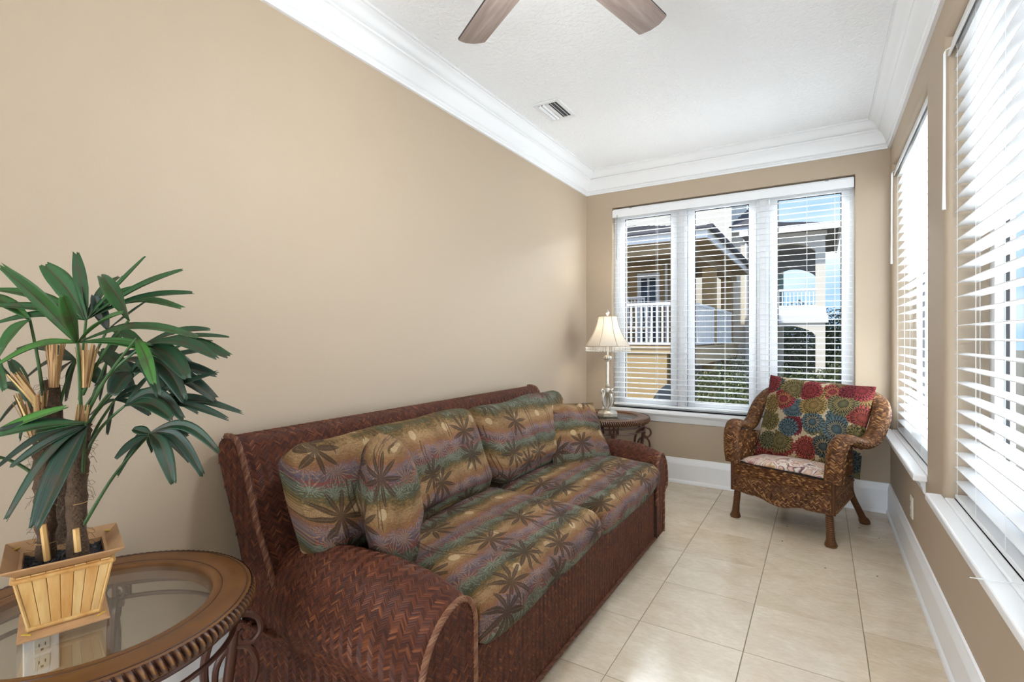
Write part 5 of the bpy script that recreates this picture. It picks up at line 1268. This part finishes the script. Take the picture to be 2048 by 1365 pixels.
def leaf_mesh(p0, p1, sag, wid, face, tone, seed, curl=0.0, tipw=0.42, out=0.0):
    """folded strap leaf from p0 to p1; face = rough direction the upper side looks"""
    rr = random.Random(seed); n = 14; mb = MB(); mb.cur = tone
    ax = p1-p0; ln_ = ax.length
    C_ = [p0.lerp(p1, i/n)+Vector((0, 0, 1))*sag*ln_*sin(pi*min(1, i/n*1.0))+face*out*ln_*sin(pi*i/n) for i in range(n+1)]
    cols = 6; top = []; uv = []
    for i in range(n+1):
        f = i/n; t_ = (C_[min(i+1, n)]-C_[max(i-1, 0)]).normalized(); s_ = t_.cross(face)
        s_ = s_.normalized() if s_.length > 0.05 else t_.cross(Vector((0, 0, 1))).normalized(); nn = s_.cross(t_).normalized()
        w_ = wid*(0.16+0.84*min(1, f/0.42)**0.75)*(1-(1-tipw)*max(0, (f-0.62)/0.38)**1.6)
        for j in range(cols+1):
            e = 2*j/cols-1; jag = (rr.uniform(-0.035, 0.03)*ln_ if i == n else 0)
            p = C_[i]+s_*(w_/2*e)-nn*(0.16*w_*(1-abs(e)))+nn*0.05*w_*abs(e)**2+t_*jag
            p = p+nn*0.0003; p.x = max(p.x, 0.02-PC.x); top.append(p); uv.append((j/cols, f))
    m_ = cols+1; fs = [(i*m_+j, i*m_+j+1, (i+1)*m_+j+1, (i+1)*m_+j) for i in range(n) for j in range(cols)]
    mb.add(top, fs, uv); return mb
def frond(hub, tips, base, tone, d=0.0, wid=0.034, seed=1, bend=0.10, fd=(0, 0)):
    """petiole from a trunk to a hub carrying fingered leaves; all given by photo direction and depth offset"""
    rr = random.Random(seed); Hh = W3(hub[0], hub[1], d); Bb = W3(base[0], base[1], base[2])
    mb = MB(); P_ = smoothpath([Bb, Bb.lerp(Hh, 0.45)+Vector((0, 0, 0.018)), Hh], 14); mb.tube(P_, [0.0042-0.0015*i/14 for i in range(15)], 7)
    pt = obj('petiole', mb, M['petiole'], plant, local=True)
    for k, tp in enumerate(tips):
        u, v = tp[0], tp[1]; dd = tp[2] if len(tp) > 2 else rr.uniform(-0.10, 0.10); sg_ = tp[3] if len(tp) > 3 else bend; w_ = tp[4] if len(tp) > 4 else 1.0
        T = W3(u, v, d+dd); ax = (T-Hh)
        face = (-FW*0.55+Vector((0, 0, 0.75))+RT*rr.uniform(-0.25, 0.25)).normalized()
        if sg_ > 0.2: face = (-FW*0.8+Vector((0, 0, 0.45))).normalized()
        tn = max(0, min(1, tone+rr.uniform(-0.18, 0.18)))
        mb = leaf_mesh(Hh, T, sg_, wid*0.86*w_*rr.uniform(0.88, 1.1), face, tn, seed*100+k)
        o = obj('leaf', mb, M['leaf'], pt, local=True)
        so = o.modifiers.new('solid', 'SOLIDIFY'); so.thickness = 0.0008
# crown of the tallest cane, front fan
frond((155, 686), [(2, 533, -0.10, 0.06, 1.1), (124, 590, -0.12, 0.02, 0.95), (243, 626, -0.12, 0.06, 1.0), (394, 674, -0.05, 0.10, 1.0), (378, 742, 0.02, 0.10, 0.55), (-6, 730, -0.06, 0.14, 1.1), (302, 690, 0.02, 0.06, 0.6)], (163, 850, 0.0), 0.78, -0.03, 0.034, 11)
frond((272, 678), [(307, 768, -0.06, 0.10, 0.85)], (163, 850, 0.0), 0.9, -0.03, 0.034, 12)
# upright fan behind it
frond((172, 640), [(86, 528, 0.02, 0.08, 1.45), (152, 505, 0.05, 0.03, 0.95), (240, 553, 0.08, 0.14, 1.1), (288, 515, 0.04, 0.02, 0.9), (360, 541, 0.0, 0.06, 1.15), (386, 586, 0.0, 0.08, 1.0), (366, 617, 0.05, 0.16, 0.9), (283, 572, 0.10, 0.10, 0.9), (-6, 579, 0.0, 0.08, 1.1), (-6, 611, -0.03, 0.06, 0.9), (-6, 646, -0.05, 0.10, 1.0), (110, 560, 0.08, 0.04, 0.9)], (160, 800, 0.03), 0.62, 0.04, 0.036, 13)
frond((258, 640), [(203, 551, -0.08, 0.04, 1.25)], (165, 790, 0.03), 0.62, 0.0, 0.034, 14)
frond((215, 660), [(188, 590, 0.0, 0.0, 1.0), (293, 602, 0.0, 0.02, 0.6), (310, 650, 0.1, 0.05, 0.8)], (165, 790, 0.04), 0.08, 0.06, 0.034, 15)
# fan to the side, level with the lamp shade
frond((288, 690), [(456, 674, 0.0, 0.06, 0.55), (418, 659, 0.05, 0.10, 0.85), (458, 713, -0.02, 0.10, 1.35), (434, 716, -0.08, 0.10, 1.1), (376, 757, -0.08, 0.12, 1.35), (400, 748, 0.06, 0.10, 0.9), (425, 682, 0.08, 0.04, 0.4), (220, 655, 0.05, 0.04, 0.9)], (168, 820, 0.02), 0.45, 0.02, 0.036, 16)
# dark arching fans
frond((262, 745), [(370, 802, -0.04, 0.34, 1.2), (318, 792, -0.10, 0.28, 0.95), (428, 749, 0.0, 0.10, 1.25), (400, 742, 0.05, 0.12, 1.0), (432, 800, 0.0, 0.16, 1.1), (225, 790, -0.06, 0.16, 1.3), (200, 700, 0.06, 0.0, 1.0), (190, 770, 0.05, 0.10, 1.0), (330, 720, 0.08, 0.1, 1.2)], (165, 870, 0.03), 0.14, 0.02, 0.037, 17)
frond((150, 720), [(45, 762, 0.05, 0.12, 0.9), (30, 700, 0.06, 0.10, 1.0), (132, 800, 0.08, 0.10, 1.1), (205, 770, 0.08, 0.10, 1.2), (95, 780, 0.10, 0.08, 0.9)], (108, 860, 0.06), 0.16, 0.08, 0.036, 18)
frond((250, 812), [(344, 838, -0.06, 0.14, 1.3), (366, 840, -0.02, 0.30, 0.9), (430, 802, 0.02, 0.06, 1.1), (433, 745, 0.0, 0.02, 0.9), (484, 826, 0.03, 0.10, 0.75), (455, 838, 0.0, 0.10, 0.9), (300, 750, 0.02, 0.04, 0.8), (395, 826, 0.06, 0.20, 0.6)], (163, 920, 0.0), 0.24, 0.0, 0.034, 19)
# low drooping fan near the sofa
frond((300, 868), [(346, 966, -0.05, 0.20, 1.15), (405, 951, 0.0, 0.26, 0.95), (437, 904, 0.02, 0.26, 0.9), (236, 952, 0.0, 0.12, 0.85), (232, 918, -0.05, 0.10, 1.1), (304, 905, 0.04, 0.10, 0.9), (376, 872, 0.02, 0.14, 1.0), (266, 858, 0.0, 0.04, 0.9), (380, 924, 0.05, 0.2, 0.9), (262, 885, 0.04, 0.12, 1.0)], (168, 1050, 0.0), 0.22, -0.01, 0.032, 20)
# big low fan hanging over the planter
frond((172, 852), [(12, 1040, -0.10, 0.16, 1.1), (70, 1056, -0.12, 0.10, 1.75), (22, 934, -0.06, 0.08, 0.9), (-6, 862, -0.06, 0.08, 1.1), (-6, 936, -0.02, 0.12, 1.0), (90, 1000, -0.02, 0.05, 1.2)], (165, 960, 0.0), 0.20, -0.06, 0.034, 21)
frond((172, 846), [(-6, 872, -0.08, 0.06, 0.95), (70, 865, -0.05, 0.06, 0.8)], (165, 960, 0.0), 0.72, -0.06, 0.032, 22)
# fans hanging in from beyond the picture's side
frond((-70, 905), [(131, 815, 0.0, 0.05, 0.95), (-10, 800, 0.02, 0.05, 1.0), (-90, 830, -0.06, 0.1, 1.0), (-85, 980, -0.06, 0.1, 1.0), (-60, 800, 0.0, 0.0, 1.0)], (84, 960, -0.01), 0.88, -0.10, 0.034, 23)
frond((-40, 690), [(-90, 640, -0.04, 0.08, 1.0), (-95, 720, -0.05, 0.1, 1.0), (10, 780, -0.04, 0.12, 1.0), (-80, 780, -0.05, 0.1, 1.0), (-60, 600, -0.02, 0.05, 1.0)], (82, 850, -0.01), 0.55, 0.0, 0.034, 24)
frond((60, 640), [(0, 700, -0.06, 0.16, 1.1), (-20, 740, -0.05, 0.16, 1.1), (-30, 590, 0.05, 0.06, 1.0)], (90, 820, 0.02), 0.58, 0.0, 0.036, 25)

frond((300, 728), [(432, 752, 0.04, 0.08, 0.9), (420, 700, 0.06, 0.06, 0.8), (365, 690, 0.06, 0.04, 0.8), (398, 776, 0.02, 0.12, 1.0), (350, 790, 0.0, 0.16, 0.95), (330, 806, 0.05, 0.10, 0.8), (246, 720, 0.05, 0.05, 0.9)], (166, 860, 0.05), 0.30, 0.08, 0.034, 31)
frond((215, 720), [(290, 745, 0.05, 0.06, 1.0), (268, 790, 0.04, 0.10, 1.1), (160, 760, 0.05, 0.08, 1.0), (240, 660, 0.05, 0.02, 0.9), (320, 700, 0.06, 0.06, 0.8), (200, 800, 0.02, 0.06, 0.9)], (165, 870, 0.05), 0.10, 0.09, 0.034, 32)
frond((230, 800), [(300, 830, 0.05, 0.12, 0.8), (275, 770, 0.05, 0.04, 0.7), (215, 870, 0.04, 0.06, 0.8), (330, 780, 0.06, 0.06, 0.8), (180, 830, 0.05, 0.06, 0.9)], (163, 930, 0.03), 0.18, 0.06, 0.032, 33)
frond((60, 790), [(-6, 850, 0.03, 0.10, 0.9), (20, 720, 0.05, 0.05, 0.9), (-6, 770, 0.03, 0.08, 0.9), (120, 830, 0.05, 0.10, 0.9), (40, 880, 0.02, 0.10, 1.0)], (100, 900, 0.05), 0.16, 0.08, 0.034, 34)
# ------------------------------------------------------------------ outdoors beyond the triple window
GZ = -0.45
mb = MB(); mb.smooth = False; mb.box(-45, 45, L+TH+0.05, 90, GZ-0.3, GZ); gr = obj('ground', mb, M['ground']); struct(gr, 'leafy mulched ground between the houses', 'ground')
mb = MB(); mb.smooth = False; mb.box(W+TH+0.05, 45, -30, L+TH+0.05, GZ-0.3, GZ); gr2 = obj('ground', mb, M['path']); struct(gr2, 'pale paved ground outside the side windows', 'ground')
mb = MB(); mb.smooth = False
mb.add([(-0.2, 9.2, GZ), (1.4, 8.6, GZ), (0.5, 17.5, GZ), (-0.25, 17.5, GZ), (-0.2, 9.2, GZ+0.03), (1.4, 8.6, GZ+0.03), (0.5, 17.5, GZ+0.03), (-0.25, 17.5, GZ+0.03)], [(3, 2, 1, 0), (4, 5, 6, 7), (0, 1, 5, 4), (1, 2, 6, 5), (2, 3, 7, 6), (3, 0, 4, 7)])
struct(obj('path', mb, M['path']), 'pale concrete path beside the porch', 'path')

def bxo(name, mat, par, *b, bevel=0.0):
    mb = MB(); mb.smooth = False
    for q in b: mb.box(*q)
    return obj(name, mb, M[mat], par, bevel=bevel)
# porch house
ph_ = thing('porch_house', 'tan house with a raised covered porch and white railings', 'house', (-2.5, 12.5, GZ))
PX, PY, DK = -0.30, 10.45, 1.05
bxo('porch_base', 'tan_ext', ph_, (-7.0, PX-0.5, PY, PY+0.25, GZ, DK-0.14))
bxo('deck_beam', 'deckwood', ph_, (-7.0, PX, PY-0.03, PY+0.25, DK-0.14, DK-0.04), (PX-0.25, PX, PY+0.25, 17.0, DK-0.40, DK-0.04))
bxo('deck', 'deckwood', ph_, (-7.0, PX+0.03, PY-0.06, 17.0, DK-0.04, DK))
for y in (PY+0.02, 13.2, 16.0):
    bxo('post', 'tan_ext', ph_, (PX-0.34, PX-0.04, y, y+0.30, GZ, 2.96))
bxo('post', 'tan_ext', ph_, (-3.6, -3.3, PY+0.02, PY+0.32, DK, 2.96))
bxo('beam', 'porch_ceiling', ph_, (-7.0, PX-0.04, PY+0.02, PY+0.30, 2.96, 3.18), (PX-0.34, PX-0.04, PY+0.30, 17.0, 2.96, 3.18))
bxo('porch_ceiling', 'porch_ceiling', ph_, (-7.0, 0.02, PY-0.34, 17.2, 3.18, 3.22))
bxo('fascia', 'white_ext', ph_, (-7.0, 0.06, PY-0.40, PY-0.34, 3.14, 3.32), (0.02, 0.06, PY-0.34, 17.2, 3.14, 3.32))
hw_ = bxo('house_wall', 'tan_ext', ph_, (-7.0, -1.55, 13.4, 13.6, DK, 3.18), (-1.75, -1.55, 13.6, 17.0, DK, 3.18))
# hip roof, courses of shingle
A_, B_, C2, D_ = Vector((-7.2, PY-0.46, 3.32)), Vector((0.12, PY-0.46, 3.32)), Vector((0.12, 17.3, 3.32)), Vector((-7.2, 17.3, 3.32))
mb = MB(); mb.smooth = False; pitch = math.tan(radians(17)); Rz = lambda d_: 3.32+d_*pitch
rd = Vector((-3.5, PY-0.46+3.62, Rz(3.62))); rd2 = Vector((-3.5, 17.3-3.62, Rz(3.62)))
mb.add([A_, B_, C2, D_, rd, rd2], [(0, 1, 4), (1, 2, 5, 4), (2, 3, 5), (3, 0, 4, 5), (0, 3, 2, 1)]); rf = obj('roof', mb, M['shingle'], ph_, smooth=False)
for k in range(14):
    d0 = k*0.16; zz = Rz(d0); x_l, x_r = -7.2+d0, 0.12-d0; mb = MB(); mb.smooth = False
    y_ = PY-0.46+d0; mb.add([(x_l, y_, zz+0.028), (x_r, y_, zz+0.028), (x_r-0.16, y_+0.16, zz+0.16*pitch+0.006), (x_l+0.16, y_+0.16, zz+0.16*pitch+0.006), (x_l, y_, zz), (x_r, y_, zz), (x_r-0.16, y_+0.16, zz+0.16*pitch), (x_l+0.16, y_+0.16, zz+0.16*pitch)], [(0, 1, 2, 3), (7, 6, 5, 4), (0, 4, 5, 1), (1, 5, 6, 2), (2, 6, 7, 3), (3, 7, 4, 0)])
    obj('shingle_course', mb, M['shingle'], rf)
mb = MB(); mb.tube([(0.12, PY-0.5, 3.34), (0.12, 17.3, 3.34)], 0.06, 8); obj('gutter', mb, M['shingle'], ph_)
mb = MB(); mb.tube([(-7.0, PY-0.46, 3.32), (0.12, PY-0.46, 3.32)], 0.045, 8); obj('gutter', mb, M['shingle'], ph_)
# doors and windows on the porch wall
def house_window(par, x0, x1, z0, z1, y, panes=2, fw=0.07, glass='darkglass'):
    mb = MB(); mb.smooth = False; yf = y-0.05
    mb.box(x0-fw, x1+fw, yf, y, z0-fw, z0); mb.box(x0-fw, x1+fw, yf, y, z1, z1+fw*1.4); mb.box(x0-fw, x0, yf, y, z0, z1); mb.box(x1, x1+fw, yf, y, z0, z1)
    for k in range(1, panes): xx = x0+(x1-x0)*k/panes; mb.box(xx-0.025, xx+0.025, yf, y, z0, z1)
    f = obj('window', mb, M['white_ext'], par); g_ = MB(); g_.smooth = False; g_.box(x0, x1, y-0.012, y-0.008, z0, z1); obj('pane', g_, M[glass], f); return f
house_window(ph_, -3.62, -3.02, DK+0.12, 2.9, 13.4, 2, 0.10)
house_window(ph_, -2.24, -1.84, DK+0.02, 2.82, 13.4, 2, 0.10)
bxo('pilaster', 'white_ext', ph_, (-2.92, -2.62, 13.28, 13.4, DK, 3.18))
bxo('corner_trim', 'white_ext', ph_, (-1.60, -1.54, 13.36, 13.40, DK, 3.18))
# railings: rails plus single balusters
def railing(par, p, q, z0, z1, nb, mat='white_ext', th=0.018):
    p, q = Vector(p), Vector(q); d_ = (q-p); u_ = d_.normalized(); s_ = Vector((-u_.y, u_.x, 0)); mb = MB(); mb.smooth = False
    for z, h_ in ((z1-0.03, 0.03), (z0+0.06, 0.025)): mb.obox((p+q)/2+Vector((0, 0, z)), d_/2, s_*0.028, (0, 0, h_))
    r_ = obj('railing', mb, M[mat], par); b_ = MB(); b_.smooth = False; b_.box(-th, th, -th, th, z0+0.06, z1-0.04); me = make_mesh('baluster', b_, M[mat], smooth=False)
    for k in range(nb):
        o = link(bpy.data.objects.new('baluster', me), r_); c = p.lerp(q, (k+0.5)/nb)-root_loc(par); o.location = c
railing(ph_, (-3.3, PY+0.10, 0), (PX-0.34, PY+0.10, 0), DK, DK+0.92, 24)
railing(ph_, (PX-0.06, PY+0.32, 0), (PX-0.06, 13.2, 0), DK, DK+0.92, 18)
railing(ph_, (PX-0.06, 13.5, 0), (PX-0.06, 16.0, 0), DK, DK+0.92, 18)
# arched shadow on the porch base, put in as a dark sheet
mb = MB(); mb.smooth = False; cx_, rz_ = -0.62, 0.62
mb.prism([(cx_+0.55*cos(a), PY-0.012, GZ+0.01+0.75*sin(a)) for a in [pi*i/16 for i in range(17)]], (0, 0.01, 0)); obj('arch_shadow', mb, M['darkglass'], ph_)
# rocking chair on the porch
rc = thing('rocking_chair', 'white slatted rocking chair on the neighbour porch', 'chair', (-1.72, 11.35, DK), radians(28))
def rbox(name, *segs, r=0.020):
    mb = MB()
    for s_ in segs: mb.tube(s_, r, 6)
    return obj(name, mb, M['white_ext'], rc, local=True)
for s_ in (-0.26, 0.26):
    rbox('rocker', [(s_, -0.42, 0.07), (s_, -0.2, 0.03), (s_, 0.1, 0.025), (s_, 0.4, 0.09)], r=0.022)
    rbox('leg', [(s_, -0.25, 0.04), (s_, -0.25, 0.62)]); rbox('back_post', [(s_, 0.2, 0.04), (s_, 0.28, 0.45), (s_, 0.46, 1.12)])
    rbox('armrest', [(s_, -0.30, 0.63), (s_, 0.30, 0.62)], r=0.028)
for k in range(6): rbox('seat_slat', [(-0.26, -0.25+0.09*k, 0.42-0.008*k), (0.26, -0.25+0.09*k, 0.42-0.008*k)], r=0.018)
for k in range(6): rbox('back_slat', [(-0.2+0.08*k, 0.29, 0.48), (-0.2+0.08*k, 0.45, 1.08)], r=0.014)
rbox('crest_rail', [(-0.28, 0.46, 1.12), (0.28, 0.46, 1.12)], r=0.03)
# cream house behind the porch
ch = thing('cream_house', 'tall cream stucco house rising behind the porch roof', 'house', (-1.5, 20, GZ))
bxo('tower_wall', 'cream_ext', ch, (-5.5, -0.62, 18.0, 22, GZ, 9.0))
bxo('wing_wall', 'cream_ext', ch, (-0.62, 0.22, 18.3, 22, GZ, 4.85))
bxo('cornice', 'white_ext', ch, (-0.66, 0.30, 18.05, 18.3, 4.72, 4.92))
mb = MB(); mb.tube([(-0.20, 18.22, GZ), (-0.20, 18.22, 4.7)], 0.05, 8); obj('downspout', mb, M['white_ext'], ch)
mb = MB(); mb.tube([(-0.20, 18.22, 4.4), (-0.20, 18.22, 4.72)], 0.10, 8); obj('rain_head', mb, M['white_ext'], ch)
rw = None
for k in range(9):
    z = 4.92+k*0.12; y = 18.0+k*0.22; mb = MB(); mb.smooth = False; mb.add([(-0.70+0.06*k, y, z), (0.3, y, z), (0.3, y+0.26, z+0.14), (-0.70+0.06*k, y+0.26, z+0.14), (-0.70+0.06*k, y, z-0.05), (0.3, y, z-0.05), (0.3, y+0.26, z+0.08), (-0.70+0.06*k, y+0.26, z+0.08)], [(0, 1, 2, 3), (7, 6, 5, 4), (0, 4, 5, 1), (1, 5, 6, 2), (2, 6, 7, 3), (3, 7, 4, 0)])
    obj('roof_course', mb, M['shingle'], ch)
# house with arched balcony
bh = thing('balcony_house', 'cream house with arched balcony and dark hipped roof', 'house', (1.2, 16.8, GZ))
YF = 16.0
def arch_wall(name, mat, x0, x1, zb, zs, zr, zt, y0, y1, par):
    """panel between x0..x1, zb..zt with arched opening springing at zs and rising to zr"""
    mb = MB(); mb.smooth = False; n = 16; pts = [(x0+(x1-x0)*i/n, zs+(zr-zs)*sin(pi*i/n)**0.7) for i in range(n+1)]
    for (a, za), (b, zb_) in zip(pts, pts[1:]):
        mb.add([(a, y0, za), (b, y0, zb_), (b, y0, zt), (a, y0, zt), (a, y1, za), (b, y1, zb_), (b, y1, zt), (a, y1, zt)], [(0, 1, 2, 3), (7, 6, 5, 4), (0, 4, 5, 1), (1, 5, 6, 2), (2, 6, 7, 3), (3, 7, 4, 0)])
    return obj(name, mb, M[mat], par)
XR = 1.77; XL = 0.45
bxo('column', 'cream_ext', bh, (XR, XR+0.23, YF, YF+0.3, GZ, 4.05)); bxo('column', 'cream_ext', bh, (XL-0.22, XL, YF, YF+0.3, GZ, 4.05))
arch_wall('balcony_arch', 'cream_ext', XL, XR, 0, 3.62, 3.88, 4.05, YF, YF+0.3, bh)
bxo('entablature', 'cream_ext', bh, (XL-0.25, XR+0.27, YF-0.03, YF+0.33, 4.05, 4.14))
bxo('floor_band', 'white_ext', bh, (XL-0.25, XR+0.30, YF-0.06, YF+0.36, 1.64, 1.86), (XL-0.25, XR+0.25, YF-0.02, YF+0.32, 1.86, 2.05))
arch_wall('ground_arch', 'cream_ext', XL, XR, 0, 1.30, 1.56, 1.64, YF, YF+0.3, bh)
bxo('balcony_floor', 'cream_ext', bh, (XL-0.22, XR+0.2, YF+0.36, 19.3, 1.64, 2.03))
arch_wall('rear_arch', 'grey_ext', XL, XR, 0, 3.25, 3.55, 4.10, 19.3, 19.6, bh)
bxo('column', 'cream_ext', bh, (XR, XR+0.23, 19.3, 19.6, GZ, 4.1)); bxo('house_wall', 'cream_ext', bh, (XL-0.22, 0.80, 19.4, 19.7, GZ, 4.1))
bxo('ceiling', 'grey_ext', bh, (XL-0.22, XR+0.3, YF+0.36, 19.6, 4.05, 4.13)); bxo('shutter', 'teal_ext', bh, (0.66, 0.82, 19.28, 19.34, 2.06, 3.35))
railing(bh, (XL, YF+0.15, 0), (XR, YF+0.15, 0), 2.05, 2.60, 14, th=0.013)
E0, E1, E2, E3 = Vector((XL-0.5, YF-0.5, 4.20)), Vector((XR+0.55, YF-0.5, 4.20)), Vector((XR+0.55, 20.3, 4.20)), Vector((XL-0.5, 20.3, 4.20))
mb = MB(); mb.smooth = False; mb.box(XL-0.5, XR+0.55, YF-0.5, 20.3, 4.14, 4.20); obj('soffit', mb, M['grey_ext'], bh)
mb = MB(); mb.smooth = False; ap0, ap1 = Vector((0.6, 17.6, 4.86)), Vector((1.2, 18.2, 4.86)); mb.add([E0, E1, E2, E3, ap0, ap1], [(0, 1, 5, 4), (1, 2, 5), (2, 3, 4, 5), (3, 0, 4), (0, 3, 2, 1)]); rf2 = obj('roof', mb, M['shingle'], bh, smooth=False)
for k in range(8):
    f = k/9.0; a = E0.lerp(ap0, f); b = E1.lerp(ap1, f); a2 = E0.lerp(ap0, f+0.11); b2 = E1.lerp(ap1, f+0.11); up = Vector((0, 0, 0.035)); mb = MB(); mb.smooth = False
    mb.add([a+up, b+up, b2+up*0.3, a2+up*0.3, a, b, b2, a2], [(0, 1, 2, 3), (7, 6, 5, 4), (0, 4, 5, 1), (1, 5, 6, 2), (2, 6, 7, 3), (3, 7, 4, 0)]); obj('shingle_course', mb, M['shingle'], rf2)
mb = MB(); mb.smooth = False; mb.box(XL-0.52, XR+0.57, YF-0.54, YF-0.48, 4.11, 4.23); mb.box(XR+0.53, XR+0.59, YF-0.48, 20.3, 4.11, 4.23); obj('fascia', mb, M['white_ext'], bh)
# greenery: every plant its own mass of leaves on stems
def bush(name, label, c, rx, ry, rz, n, leaf, seed, group, tone=(0, 1), trunk_h=0.0, cat='shrub'):
    rr = random.Random(seed); t = thing(name, label, cat, (c[0], c[1], GZ), 0, group); cz = c[2]-GZ
    mb = MB()
    for k in range(n):
        while True:
            p = Vector((rr.uniform(-1, 1), rr.uniform(-1, 1), rr.uniform(-1, 1)))
            if 0.35 < p.length < 1.0: break
        lump = 1+0.22*sin(p.x*5+seed)*cos(p.z*6+p.y*4)
        q = Vector((p.x*rx*lump, p.y*ry*lump, cz+p.z*rz*lump)); d_ = Vector((rr.uniform(-1, 1), rr.uniform(-1, 1), rr.uniform(-0.4, 1))).normalized(); s_ = d_.cross(Vector((rr.random(), rr.random(), rr.random()))).normalized(); l_ = leaf*rr.uniform(0.6, 1.3)
        mb.cur = tone[0]+(tone[1]-tone[0])*rr.random()
        mb.add([q-d_*l_, q+s_*l_*0.38, q+d_*l_, q-s_*l_*0.38], [(0, 1, 2, 3)])
    o = obj('foliage', mb, M['foliage'], t, local=True); o['kind'] = 'stuff'
    mb = MB()
    for k in range(5): a = k*1.257+seed; mb.tube([(0.04*cos(a), 0.04*sin(a), 0), (rx*0.3*cos(a), ry*0.3*sin(a), cz*0.6), (rx*0.55*cos(a), ry*0.55*sin(a), cz)], [0.05*max(rx, 0.5), 0.035*max(rx, 0.5), 0.012], 6)
    obj('stem', mb, M['bark'], t, local=True); return t
GB = 'shrubs along the path outside'
bush('garden_shrub', 'loose grey-green shrub growing beside the pale path', (0.30, 9.7, 0.12), 0.75, 0.6, 0.55, 5200, 0.031, 1, GB, (0.1, 1.0))
bush('garden_shrub', 'sprawling shrub with pale leaf tips in front of the porch post', (0.75, 8.8, -0.05), 0.6, 0.5, 0.42, 4400, 0.028, 2, GB, (0.2, 1.0))
bush('garden_shrub', 'dense hedge shrub below the arched balcony', (1.55, 11.0, 0.05), 0.95, 0.6, 0.55, 6400, 0.031, 3, GB, (0.1, 0.9))
bush('garden_shrub', 'broad dark shrub under the balcony column', (2.05, 12.6, 0.0), 0.9, 0.6, 0.60, 6000, 0.034, 4, GB, (0.0, 0.8))
bush('garden_shrub', 'young shrub against the downspout of the cream house', (0.25, 13.2, 0.1), 0.55, 0.5, 0.75, 3600, 0.031, 5, GB, (0.2, 1.0))
bush('tree', 'tall leafy tree standing past the balcony column', (3.3, 19.5, 1.3), 0.95, 0.9, 1.75, 10400, 0.053, 6, 'trees outside', (0.15, 1.0), cat='tree')
bush('tree', 'dark bushy tree in the shade behind the ground arch', (1.1, 23.0, 0.6), 1.9, 1.0, 1.6, 10400, 0.062, 7, 'trees outside', (0.0, 0.75), cat='tree')
bush('tree', 'distant tree line seen through the balcony railing', (0.9, 32.0, 1.2), 3.2, 1.2, 1.75, 10400, 0.093, 8, 'trees outside', (0.0, 0.6), cat='tree')
bush('tree', 'slim tree with an airy crown rising over the hedge', (3.05, 22.5, 3.0), 0.45, 0.45, 0.6, 1800, 0.062, 9, 'trees outside', (0.2, 0.9), cat='tree')
bush('garden_shrub', 'spiky low shrub at the foot of the tall leafy tree', (2.7, 15.0, 0.25), 0.65, 0.6, 0.75, 4400, 0.043, 10, GB, (0.1, 0.9))
